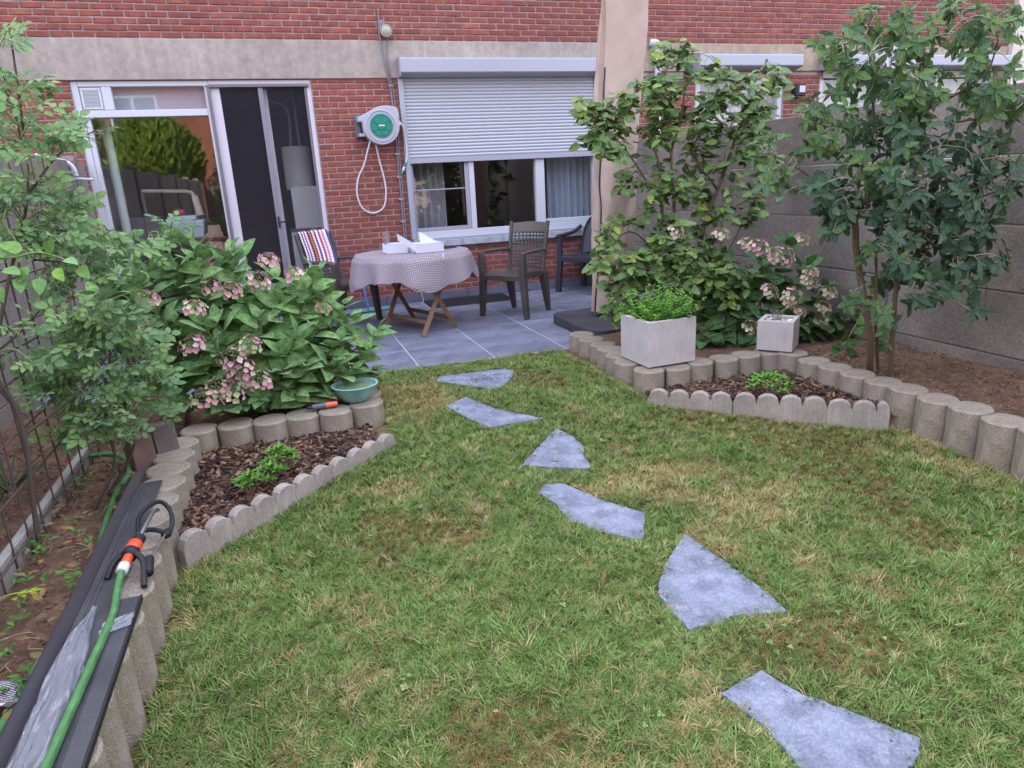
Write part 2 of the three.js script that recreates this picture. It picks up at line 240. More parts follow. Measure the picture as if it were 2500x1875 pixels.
function brickwork(parent, areas, zFace = 0) {
  const list = [];
  for (const [x0, x1, y0, y1] of areas) {
    const n0 = Math.round(y0 / 0.06), n1 = Math.round(y1 / 0.06);
    for (let r = n0; r < n1; r++) {
      const yc = (r + 0.5) * 0.06, off = (r % 2 ? 0.095 : 0) + 0.012 * (hash(r, 3, 77) - 0.5);
      for (let k = Math.floor((x0 - off) / 0.19) - 1; k * 0.19 + off < x1; k++) {
        let a = k * 0.19 + off + 0.0065, b = a + BL; a = Math.max(a, x0 + 0.002); b = Math.min(b, x1 - 0.002); if (b - a < 0.02) continue;
        list.push({ p: V((a + b) / 2, yc + rr(-0.0012, 0.0012), zFace + rr(-0.003, 0.002)), s: (b - a) / BL, c: Math.floor(Math.pow(rnd(), 1.15) * brickHex.length), g: Math.floor(rnd() * 8), r: rr(-0.006, 0.006) });
      }
    }
  }
  const inView = (p) => { const q = p.clone().project(camera); return Math.abs(q.x) < 1.02 && Math.abs(q.y) < 1.02; };
  for (const b of list) b.d = inView(b.p) ? depthOf(b.p) : 100 + depthOf(b.p);
  list.sort((a, b) => a.d - b.d);
  const rest = [];
  list.forEach((b, i) => {
    if (i < 300) { const o = part('brick', brickG[b.g], brickM[b.c], parent); o.position.copy(b.p); o.scale.x = b.s; o.rotation.z = b.r; } else rest.push(b);
  });
  if (rest.length) {
    const im = new THREE.InstancedMesh(brickG[0], brickAny, rest.length), d = new THREE.Object3D();
    rest.forEach((b, i) => { d.position.copy(b.p); d.scale.set(b.s, 1, 1); d.rotation.set(0, 0, b.r + (b.g % 2 ? Math.PI : 0) * 0); d.updateMatrix(); im.setMatrixAt(i, d.matrix); im.setColorAt(i, brickCols[b.c]); });
    im.name = 'brickwork'; im.userData.kind = 'stuff'; im.castShadow = im.receiveShadow = true; parent.add(im);
  }
}
// ---------------------------------------------------------------- the house
const FRONT = -0.009;
const house = thing('brick_house', 'red brick terraced house with concrete band, sliding patio door and roller shutter', 'house');
{
  const wz = (x0, x1, y0, y1, z1 = FRONT) => span(x0, x1, y0, y1, -0.3, z1);
  part('wall', puv(merge([wz(-1.80, -1.727, 0, 2.445), wz(0.50, 1.41, 0, 2.445), wz(1.41, 3.80, 0, 0.63), wz(3.80, 4.0, 0, 2.445), wz(-1.80, 4.0, 2.815, 3.66)])), M.mortar, house);
  part('upper_wall', puv(wz(-1.80, 4.0, 3.66, 6.2)), brickM[0], house);
  const bandG = (x0, x1) => puv(rspan(x0, x1, 2.447, 2.813, -0.3, 0.014, 0.006), 0.36, x0 * 0.3, 0.2);
  part('concrete_band', bandG(-1.815, 3.99), M.band, house);
  // plinth of bluestone tiles along the wall foot
  for (const [a, b] of [[0.51, 1.05], [1.055, 2.026], [2.032, 2.56], [2.566, 3.17], [3.176, 3.99]]) part('plinth_tile', puv(rspan(a, b, 0.003, 0.096, -0.02, 0.012, 0.002), 1, rnd(), rnd()), M.plinth, house);
  brickwork(house, [[-1.80, 4.0, 2.82, 3.6], [0.505, 1.408, 0.06, 2.44], [1.408, 3.80, 0.06, 0.62], [3.80, 4.0, 0.06, 2.44], [-1.80, -1.73, 0, 2.44]]);
  part('interior_wall', puv(merge([span(-1.80, -1.735, 0, 2.6, -9, -0.3), span(0.98, 1.06, 0, 2.6, -4.4, -0.3), span(3.93, 4.0, 0, 2.6, -9, -0.3), span(-1.735, 3.93, 0, 2.6, -4.5, -4.4)])), M.inner, house);
  part('interior_floor', puv(span(-1.735, 3.93, -0.08, 0.012, -4.4, -0.3)), M.innerFloor, house);
  part('ceiling', puv(span(-1.80, 4.0, 2.6, 2.75, -9, -0.3)), M.whiteMatt, house);
  part('rear_wall', span(-1.80, 4.0, 0, 6.2, -9.3, -9.0), brickM[2], house);
  part('party_wall', merge([span(-1.80, -1.72, 2.75, 6.2, -9, -0.3), span(3.92, 4.0, 2.75, 6.2, -9, -0.3)]), brickM[2], house);
  const roof = [[0.35, 6.15], [-4.65, 8.8], [-9.65, 6.15]];
  part('roof', exX(roof, 5.8).translate(-1.8, 0, 0), mat('#7a4a3c'), house);

  // left: fixed pane with transom light and louvre vent
  const pw = sub('patio_window', house), F0 = -0.11, F1 = -0.022;
  const fr = (x0, x1, y0, y1, z0 = F0, z1 = F1, r = 0.006) => rspan(x0, x1, y0, y1, z0, z1, r);
  part('frame', [fr(-1.727, -1.665, 0.02, 2.443), fr(-1.664, -0.50, 2.392, 2.443), fr(-1.664, -0.545, 2.113, 2.178), fr(-0.545, -0.50, 0.02, 2.391), fr(-1.664, -0.546, 0.02, 0.10), fr(-1.472, -1.386, 2.179, 2.391), fr(-1.664, -1.62, 0.101, 2.112, -0.10, -0.035)], M.white, pw);
  part('pane', span(-1.63, -0.54, 0.09, 2.12, -0.068, -0.064), M.glass, pw); part('inner_pane', span(-1.63, -0.54, 0.09, 2.12, -0.088, -0.084), M.glass, pw);
  part('transom_pane', span(-1.39, -0.54, 2.17, 2.40, -0.068, -0.064), M.glass, pw);
  part('transom_blind', span(-1.39, -0.54, 2.17, 2.40, -0.14, -0.13), mat('#8b8e9c', { roughness: 0.6 }), pw);
  const vent = [fr(-1.664, -1.472, 2.179, 2.391, -0.09, -0.04)];
  part('vent_backing', vent, M.whiteMatt, pw);
  part('vent_frame', [fr(-1.655, -1.48, 2.365, 2.382, -0.04, -0.024, 0.003), fr(-1.655, -1.48, 2.19, 2.205, -0.04, -0.024, 0.003), fr(-1.655, -1.635, 2.206, 2.364, -0.04, -0.024, 0.003), fr(-1.50, -1.48, 2.206, 2.364, -0.04, -0.024, 0.003)], M.white, pw);
  for (let k = 0; k < 5; k++) part('vent_louvre', rbox(0.134, 0.034, 0.004, 0.0015).rotateX(0.5).translate(-1.568, 2.222 + k * 0.032, -0.032), M.white, pw);
  // right: doorway with pleated insect screen
  const dr = sub('door', house);
  part('frame', [fr(-0.499, 0.50, 2.402, 2.443, F0, F1 + 0.002), fr(0.452, 0.50, 0.03, 2.401), fr(-0.499, -0.405, 0.03, 2.39, F0, -0.03)], mat('#c6c0ca', { roughness: 0.5 }), dr);
  part('threshold', rspan(-0.499, 0.50, 0.0, 0.032, -0.2, 0.0, 0.004), M.alu, dr);
  part('screen_rail', [fr(-0.53, 0.475, 2.372, 2.398, -0.03, 0.006), fr(-0.522, -0.492, 0.04, 2.371, -0.02, 0.008), fr(0.425, 0.452, 0.04, 2.371, -0.05, -0.022), fr(-0.405, 0.425, 0.033, 0.06, -0.05, -0.022)], M.darkAlu, dr);
  part('screen_post', [fr(-0.036, 0.012, 0.061, 2.371, -0.055, -0.01)], mat('#7f7886', { roughness: 0.5 }), dr);
  part('screen_handle', [rbox(0.02, 0.12, 0.02, 0.006, -0.012, 1.02, 0.0), rbox(0.09, 0.018, 0.018, 0.006, 0.02, 1.02, 0.016)], M.blackMetal, dr);
  const screenM = mat('#4a4852', { roughness: 0.9, transparent: true, opacity: 0.13 });
  part('insect_screen', [span(-0.405, -0.037, 0.06, 2.372, -0.038, -0.0372), span(0.013, 0.425, 0.06, 2.372, -0.038, -0.0372)], screenM, dr);
  part('door_leaf', [fr(-0.02, 0.05, 0.04, 2.37, -0.9, -0.86), fr(-0.02, 0.05, 2.3, 2.37, -0.86, -0.16), fr(-0.02, 0.05, 0.04, 0.14, -0.86, -0.16), fr(-0.02, 0.05, 0.04, 2.37, -0.18, -0.12)], M.white, dr);

  // window under the roller shutter
  const wn = sub('window', house);
  part('frame', [fr(1.412, 1.48, 0.705, 2.44), fr(3.73, 3.798, 0.705, 2.44), fr(1.481, 3.729, 0.705, 0.80), fr(2.152, 2.214, 0.801, 2.44), fr(2.977, 3.088, 0.801, 2.44), fr(3.089, 3.729, 0.801, 0.852, -0.1, -0.035), fr(1.481, 3.729, 2.38, 2.44)], M.white, wn);
  part('sash_frame', [fr(1.481, 1.50, 0.801, 1.60, -0.045, -0.03, 0.003), fr(2.10, 2.151, 0.801, 1.60, -0.045, -0.03, 0.003), fr(1.501, 2.099, 0.801, 0.846, -0.045, -0.03, 0.003), fr(1.501, 2.099, 1.262, 1.275, -0.045, -0.03, 0.003)], mat('#9b97a2', { roughness: 0.5 }), wn);
  for (const [a, b, y] of [[1.478, 2.155, 0.80], [2.212, 2.98, 0.80], [3.086, 3.733, 0.85]]) { part('pane', span(a, b, y - 0.01, 2.39, -0.068, -0.064), M.glass, wn); part('inner_pane', span(a, b, y - 0.01, 2.39, -0.088, -0.084), M.glass, wn); }
  part('sill', puv(rspan(1.395, 3.815, 0.628, 0.702, -0.12, 0.06, 0.006)), mat('#c9ced8', { roughness: 0.6, map: rep(grainT, 2) }), wn);
  part('drip_rail', [fr(1.43, 3.78, 0.703, 0.728, -0.021, 0.03, 0.004)], M.alu, wn);
  // roller shutter
  const rs = sub('roller_shutter', house);
  const prof = [[0.0, 2.445], [0.145, 2.474], [0.158, 2.486], [0.158, 2.612], [0.145, 2.628], [0.0, 2.632]];
  part('shutter_box', exX(prof, 2.36).translate(1.425, 0, 0.015), M.alu, rs);
  part('box_end_cap', rspan(1.412, 1.424, 2.44, 2.636, 0.015, 0.178, 0.003), mat('#8f8d99', { roughness: 0.5 }), rs);
  part('guide_rail', rspan(1.412, 1.470, 0.73, 2.443, -0.021, 0.03, 0.006), M.alu, rs); part('guide_rail', rspan(3.74, 3.798, 0.73, 2.443, -0.021, 0.03, 0.006), M.alu, rs);
  const sp = []; for (let k = 0; k <= 6; k++) { const t = k / 6; sp.push([0.009 * Math.sin(Math.PI * t), 0.0335 * t]); }
  sp.push([-0.004, 0.0335], [-0.004, 0]);
  const slatG = exX(sp, 2.266), slatM = M.slat;
  for (let k = 0; k < 23; k++) { const o = part('slat', slatG, slatM, rs); o.position.set(1.472, 1.619 + k * 0.0361, -0.002); }
  part('slat_backing', span(1.472, 3.738, 1.60, 2.46, -0.019, -0.0075), M.darkAlu, rs);
  part('bottom_bar', rspan(1.472, 3.738, 1.560, 1.616, -0.012, 0.014, 0.004), M.alu, rs);
}
// ---------------------------------------------------------------- the neighbours' houses
function neighbour(label, x0, x1, bandY, bays, areas, bandM) {
  const h = thing('neighbour_house', label, 'house', [0, 0, 0], 0, undefined), w = [];
  const xs = [x0, ...bays.flatMap((b) => [b[0], b[1]]), x1];
  for (let i = 0; i < xs.length; i += 2) w.push(span(xs[i], xs[i + 1], 0, bandY, -0.3, FRONT));
  for (const b of bays) w.push(span(b[0], b[1], 0, b[2], -0.3, FRONT));
  w.push(span(x0, x1, 2.815, 3.66, -0.3, FRONT));
  part('wall', puv(merge(w)), M.mortar, h);
  part('upper_wall', span(x0, x1, 3.66, 6.2, -0.3, FRONT), brickM[0], h);
  part('concrete_band', puv(rspan(x0 + 0.012, x1, bandY + 0.002, 2.813, -0.3, 0.012, 0.006), 0.36, 0.4, 0.1), bandM, h);
  part('block', merge([span(x0, x1, 0, 6.2, -9.3, -2.6), span(x0, x1, 2.75, 6.2, -2.6, -0.3), span(x0, x0 + 0.1, 0, 2.75, -2.6, -0.3), span(x1 - 0.1, x1, 0, 2.75, -2.6, -0.3), span(x0 + 0.1, x1 - 0.1, -0.1, 0.02, -2.6, -0.3)]), M.inner, h);
  const roof = [[0.35, 6.15], [-4.65, 8.8], [-9.65, 6.15]];
  part('roof', exX(roof, x1 - x0).translate(x0, 0, 0), mat('#7a4a3c'), h);
  for (const [a, b, y] of bays) {
    const wn = sub('window', h), cuts = b - a > 2 ? [a + (b - a) * 0.33, a + (b - a) * 0.66] : [a + (b - a) * 0.72], f = [];
    f.push(rspan(a, a + 0.07, y, bandY, -0.1, -0.02), rspan(b - 0.07, b, y, bandY, -0.1, -0.02), rspan(a + 0.071, b - 0.071, y, y + 0.08, -0.1, -0.02), rspan(a + 0.071, b - 0.071, bandY - 0.07, bandY - 0.001, -0.1, -0.02));
    for (const c of cuts) f.push(rspan(c - 0.04, c + 0.04, y + 0.081, bandY - 0.071, -0.1, -0.02));
    part('frame', f, M.white, wn);
    part('pane', span(a + 0.06, b - 0.06, y + 0.06, bandY - 0.05, -0.066, -0.062), M.glass, wn);
    const fold = (x, k) => -0.22 + 0.02 * Math.sin(x * 46) + 0.012 * Math.sin(x * 91 + k);
    part('net_curtain', grid(90, 2, (u, v) => { const x = lerp(a + 0.1, b - 0.1, u); return V(x, lerp(y + 0.1, bandY - 0.08, v), fold(x, v)); }), new THREE.MeshStandardMaterial({ color: '#c9c9cf', roughness: 0.9, side: THREE.DoubleSide, transparent: true, opacity: 0.8 }), wn);
    const pr = [[0, bandY], [0.15, bandY + 0.035], [0.16, bandY + 0.05], [0.16, bandY + 0.16], [0.15, bandY + 0.175], [0, bandY + 0.18]];
    const rs = sub('roller_shutter', h);
    part('shutter_box', exX(pr, b - a + 0.2).translate(a - 0.06, 0, 0.013), M.alu, rs);
    part('box_end_cap', rspan(a - 0.075, a - 0.061, bandY - 0.004, bandY + 0.184, 0.013, 0.178, 0.003), mat('#8f8d99', { roughness: 0.5 }), rs);
    part('shutter_end', rspan(a + 0.02, b - 0.02, bandY - 0.09, bandY - 0.004, -0.019, 0.02, 0.006), mat('#a29c94', { roughness: 0.6 }), rs);
  }
  brickwork(h, areas); return h;
}
neighbour('neighbouring brick house seen above the right concrete fence, two shutter boxes', 4.0, 10.3, 2.50, [[5.14, 6.45, 0.95], [7.03, 10.08, 0.95]], [[4.0, 10.3, 2.82, 3.66], [4.0, 5.13, 1.5, 2.46], [6.46, 7.02, 1.5, 2.46], [10.09, 10.3, 1.5, 2.46]], mat('#f3e6d6', { roughness: 0.92, map: concreteT, bumpMap: concreteB, bumpScale: 0.003 }));
neighbour('neighbouring brick house beyond the left concrete fence, mostly hidden by rose leaves', -8.0, -1.80, 2.445, [], [[-2.6, -1.80, 0.9, 2.44], [-2.6, -1.80, 2.82, 3.5]], M.band);
{ // the next building along: pale lapped boards at its corner
  const h = thing('boarded_annexe', 'pale annexe clad in horizontal boards at the end of the terrace', 'building');
  part('corner_post', rspan(10.31, 10.42, 0, 4.6, -0.3, 0.07, 0.01), M.cream, h);
  for (let k = 0; k < 34; k++) part('board', box(1.9, 0.082, 0.02).rotateX(-0.12).translate(11.38, 1.45 + k * 0.08, 0.03), M.cream, h);
  part('backing', span(10.43, 14, 0, 4.6, -5, 0.012), M.inner, h);
}
// ---------------------------------------------------------------- concrete panel fences
function fence(label, x, face, z0, first) {
  const f = thing('concrete_fence', label, 'fence'), top = 1.70, postG = puv(new THREE.ExtrudeGeometry(new THREE.Shape([[-0.05, 0], [0.05, 0], [0.05, 1.96], [0.03, 2.0], [-0.03, 2.0], [-0.05, 1.96]].map((p) => new THREE.Vector2(...p))), { depth: 0.1, bevelEnabled: true, bevelSize: 0.008, bevelThickness: 0.008, bevelSegments: 1 }).translate(0, 0, -0.05));
  const zs = []; for (let z = first; z < 11; z += 1.98) zs.push(z);
  for (const z of zs) { const o = part('post', postG, M.fence, f); o.position.set(x + face * 0.035, -0.26, z); o.rotation.y = Math.PI / 2; }
  zs.unshift(z0 - 0.05); zs.push(12);
  for (let i = 0; i < zs.length - 1; i++) for (let k = 0; k < 5; k++) {
    const a = zs[i] + 0.052, b = Math.min(zs[i + 1] - 0.052, 11.3); if (b - a < 0.05) continue;
    const y1 = top - k * 0.385, y0 = y1 - 0.382;
    part('panel', puv(rbox(0.04, y1 - y0, b - a, 0.009, x + face * 0.02, (y0 + y1) / 2 + rr(-0.001, 0.001), (a + b) / 2, 1), 0.9, rnd() * 5, rnd() * 5), M.fence, f);
  }
}
fence('grey concrete panel fence behind the right bed and trees', 4.0, 1, 0.02, 0.25);
fence('grey concrete panel fence behind the trellis and rose', -1.74, -1, 0.02, 0.42);
// ---------------------------------------------------------------- concrete palisades round the beds
const PR = 0.0985;
function palisadeGeo(bite) {                    // round post, hollowed on one side to take its neighbour; bite: angle of the neighbour or null
  const pts = [], N = 30, D = 0.18;
  for (let i = 0; i < N; i++) {
    const a = i / N * Math.PI * 2; let x = PR * Math.cos(a), y = PR * Math.sin(a);
    if (bite !== null) { const cx = D * Math.cos(bite), cy = D * Math.sin(bite), dx = x - cx, dy = y - cy, d = Math.hypot(dx, dy); if (d < PR + 0.003) { const ux = Math.cos(bite), uy = Math.sin(bite), t = x * -uy + y * ux, s = D - Math.sqrt(Math.max(0, (PR + 0.003) ** 2 - t * t)); x = ux * s - uy * t; y = uy * s + ux * t; } }
    pts.push([x, y]);
  }
  const H = 0.5, b = 0.008, pos = [], top = [];
  const ring = (k, y) => pts.map(([x, z]) => [x * k, y, z * k]), A = ring(1, -H), B = ring(1, -b), C = ring(1 - b / PR, 0);
  for (let i = 0; i < N; i++) { const n = (i + 1) % N; pos.push(...A[i], ...B[i], ...B[n], ...A[i], ...B[n], ...A[n], ...B[i], ...C[i], ...C[n], ...B[i], ...C[n], ...B[n]); top.push(0, 0, 0, ...C[n], ...C[i]); }
  const mk = (p) => { const g = new THREE.BufferGeometry(); g.setAttribute('position', new THREE.Float32BufferAttribute(p, 3)); return g; };
  const side = mk(pos); side.computeVertexNormals();
  { const nn = side.attributes.normal, pp = side.attributes.position; for (let i = 0; i < pp.count; i++) { const n = V(nn.getX(i), nn.getY(i), nn.getZ(i)); if (Math.abs(n.y) < 0.2 && bite === null) { const r = V(pp.getX(i), 0, pp.getZ(i)).normalize(); nn.setXYZ(i, r.x, r.y, r.z); } } }
  const uv = new Float32Array(side.attributes.position.count * 2); for (let i = 0; i < uv.length / 2; i++) { const x = side.attributes.position.getX(i), y = side.attributes.position.getY(i), z = side.attributes.position.getZ(i); let a = Math.atan2(z, x); uv[2 * i] = a * PR; uv[2 * i + 1] = y; }
  for (let i = 0; i < uv.length / 2; i += 3) { const m = Math.max(uv[2 * i], uv[2 * i + 2], uv[2 * i + 4]); for (let k = 0; k < 3; k++) if (m - uv[2 * (i + k)] > PR * 3) uv[2 * (i + k)] += PR * 2 * Math.PI; }
  side.setAttribute('uv', new THREE.BufferAttribute(uv, 2));
  const tg = mk(top); tg.computeVertexNormals(); return [side, puv(tg)];
}
const palCache = {};
function palisade(x, z, bite, label, group, top = 0.12) {
  const k = bite === null ? 'n' : Math.round(bite * 100); palCache[k] ??= palisadeGeo(bite); const o = thing('concrete_palisade', label, 'palisade', [x + rr(-0.005, 0.005), top + rr(-0.008, 0.006), z + rr(-0.003, 0.003)], 0, group); o.rotation.set(rr(-0.014, 0.014), 0, rr(-0.018, 0.018));
  part('post', palCache[k][0], M.pal, o); const t = part('weathered_top', palCache[k][1], M.palTop, o); t.position.y = 0;
}
{
  const gl = 'palisades round the left bed', gr = 'palisades round the right bed';
  const up = -Math.PI / 2, e = 0;               // bite angles: towards smaller z, towards smaller x
  // left bed: return to the terrace, front row, then the long row towards the camera
  for (let k = 1; k <= 6; k++) palisade(0.345, 4.08 - k * 0.18, Math.PI / 2, 'round concrete palisade in the short row between hydrangea and lawn', gl);
  palisade(0.335, 4.09, null, 'round concrete palisade at the lawn corner carrying the turquoise bowl', gl);
  for (let k = 1; k <= 5; k++) palisade(0.335 - k * 0.18, 4.13 + (k % 2) * 0.012, e, 'round concrete palisade in the row between hydrangea and left mulch', gl);
  palisade(-0.655, 4.325, null, 'round concrete palisade at the inner corner beside the loose paving blocks', gl);
  for (let k = 1; k <= 22; k++) palisade(-0.655 + 0.004 * Math.sin(k), 4.325 + k * 0.18, up, k < 6 ? 'round concrete palisade in the long row bordering the left mulch' : 'round concrete palisade between the metal profiles and the lawn', gl);
  // right bed
  palisade(2.175, 3.07, null, 'round concrete palisade next to the terrace and parasol weight', gr);
  for (let k = 1; k <= 5; k++) palisade(2.175 - Math.max(0, k - 2) * 0.026, 3.07 + k * 0.187, up, 'round concrete palisade in the row between terrace and large planter', gr);
  palisade(2.12, 4.235, up, 'round concrete palisade at the corner under the large stone planter', gr);
  for (let k = 1; k <= 5; k++) palisade(2.12 + k * 0.187, 4.25 - (k > 1 ? 0.02 : 0) - (k > 3 ? 0.012 : 0), Math.PI, 'round concrete palisade in the row between the two stone planters', gr);
  palisade(3.165, 4.335, null, 'round concrete palisade at the corner under the small stone planter', gr);
  for (let k = 1; k <= 18; k++) palisade(3.152 + 0.006 * Math.sin(k * 2), 4.36 + k * 0.182, up, k < 6 ? 'round concrete palisade in the row behind the right mulch' : 'round concrete palisade in the row between right bed soil and lawn', gr);
}
// ---------------------------------------------------------------- scalloped concrete edging
function edging(a, b, scallops, y, label, group) {
  const dir = b.clone().sub(a), L = dir.length(), w = L / scallops, s = new THREE.Shape(); s.moveTo(0, -0.12); s.lineTo(L, -0.12); s.lineTo(L, 0.034);
  for (let k = Math.ceil(scallops) - 1; k >= 0; k--) { const x0 = k * w, x1 = Math.min(L, (k + 1) * w); for (let i = 0; i <= 8; i++) { const t = 1 - i / 8, x = lerp(x0, x1, t); s.lineTo(x, 0.034 + 0.058 * Math.sqrt(Math.max(0, 1 - (2 * t - 1) ** 2))); } }
  s.lineTo(0, -0.12);
  const g = new THREE.ExtrudeGeometry(s, { depth: 0.036, bevelEnabled: true, bevelSize: 0.004, bevelThickness: 0.006, bevelSegments: 2, curveSegments: 6 }), o = single('edging_stone', puv(g, 1, rnd() * 2, rnd() * 2), M.edging, label, 'edging', group);
  o.position.set(a.x, y, a.z); o.rotation.y = -Math.atan2(dir.z, dir.x); return o;
}
{
  const la = V(-0.555, 0, 5.295), lb = V(0.405, 0, 4.488), mid = (t) => la.clone().lerp(lb, t);
  edging(la, mid(0.36), 4, -0.04, 'scalloped pale concrete edging stone in front of the left mulch', 'left edging'); edging(mid(0.366), mid(0.728), 4, -0.036, 'scalloped pale concrete edging stone in front of the left mulch', 'left edging'); edging(mid(0.734), lb, 3, -0.034, 'scalloped pale concrete edging stone in front of the left mulch', 'left edging');
  const ra = V(1.976, 0, 4.505), rb = V(2.985, 0, 5.302), m2 = (t) => ra.clone().lerp(rb, t);
  edging(ra, m2(0.37), 4, -0.012, 'scalloped pale concrete edging stone in front of the right mulch', 'right edging'); edging(m2(0.38), m2(0.76), 4, -0.008, 'scalloped pale concrete edging stone in front of the right mulch', 'right edging'); edging(m2(0.765), rb, 2.5, -0.016, 'cut scalloped edging stone, two and a half arcs, beside the right palisades', 'right edging');
}
// ---------------------------------------------------------------- stepping stones
const stones = [
  [[942, 822], [950, 812], [1090, 794], [1110, 797], [1104, 815], [1080, 836], [1062, 838], [1000, 830]],
  [[962, 876], [1008, 857], [1030, 866], [1075, 881], [1120, 890], [1173, 901], [1110, 911], [1057, 921], [1010, 900]],
  [[1126, 1003], [1160, 965], [1202, 922], [1238, 942], [1262, 964], [1258, 978], [1270, 995], [1275, 1009], [1200, 1007]],
  [[1163, 1060], [1175, 1045], [1216, 1042], [1300, 1078], [1392, 1105], [1390, 1158], [1370, 1160], [1300, 1145], [1232, 1122], [1200, 1085]],
  [[1422, 1278], [1424, 1250], [1440, 1210], [1478, 1150], [1580, 1220], [1660, 1280], [1700, 1316], [1600, 1326], [1488, 1356], [1440, 1305]],
  [[1557, 1493], [1600, 1468], [1642, 1443], [1720, 1490], [1850, 1538], [1986, 1592], [1985, 1625], [1960, 1662], [1900, 1700], [1760, 1690], [1660, 1570]],
];
const stonePoly = [];
stones.forEach((s, i) => {
  const q = s.map(([x, y]) => { let p = atY(x * DS, y * DS, 0); for (let k = 0; k < 4; k++) p = atY(x * DS, y * DS, lawnY(p.x, p.z) + 0.012); return p; });
  stonePoly.push(q.map((p) => [p.x, p.z]));
  const c = q.reduce((a, p) => a.add(p), V(0, 0, 0)).multiplyScalar(1 / q.length), fine = [];
  q.forEach((p, k) => { const n = q[(k + 1) % q.length]; const ns = Math.max(3, Math.round(p.distanceTo(n) / 0.016)); for (let t = 0; t < ns; t++) { const m = p.clone().lerp(n, t / ns), d = m.clone().sub(c).setY(0).normalize(); m.addScaledVector(d, 0.012 * (fbm(m.x * 40, m.z * 40, 66, 0, 2) - 0.5) + (rnd() < 0.08 ? -rr(0.003, 0.009) : rr(-0.0015, 0.0015))); fine.push(new THREE.Vector2(m.x - c.x, -(m.z - c.z))); } });
  const g = new THREE.ExtrudeGeometry(new THREE.Shape(fine), { depth: 0.026, bevelEnabled: true, bevelSize: 0.002, bevelThickness: 0.004, bevelSegments: 1 }).rotateX(-Math.PI / 2);
  const names = ['bluestone stepping stone next to the terrace edge, with dark moss specks', 'bluestone stepping stone shaped like a curved wedge, second from the terrace', 'triangular bluestone stepping stone with a notch, third from the terrace', 'long rounded bluestone stepping stone, fourth from the terrace', 'large fan shaped bluestone stepping stone, fifth from the terrace', 'large broad bluestone stepping stone, farthest from the terrace'];
  const o = single('stepping_stone', puv(g, 1, i * 0.7, i * 0.4), M.blue, names[i], 'stepping stone', 'stepping stones across the lawn');
  const slope = (lawnY(c.x, c.z + 0.2) - lawnY(c.x, c.z - 0.2)) / 0.4; o.position.set(c.x, c.y - 0.034, c.z); o.rotation.x = -Math.atan(slope);
});
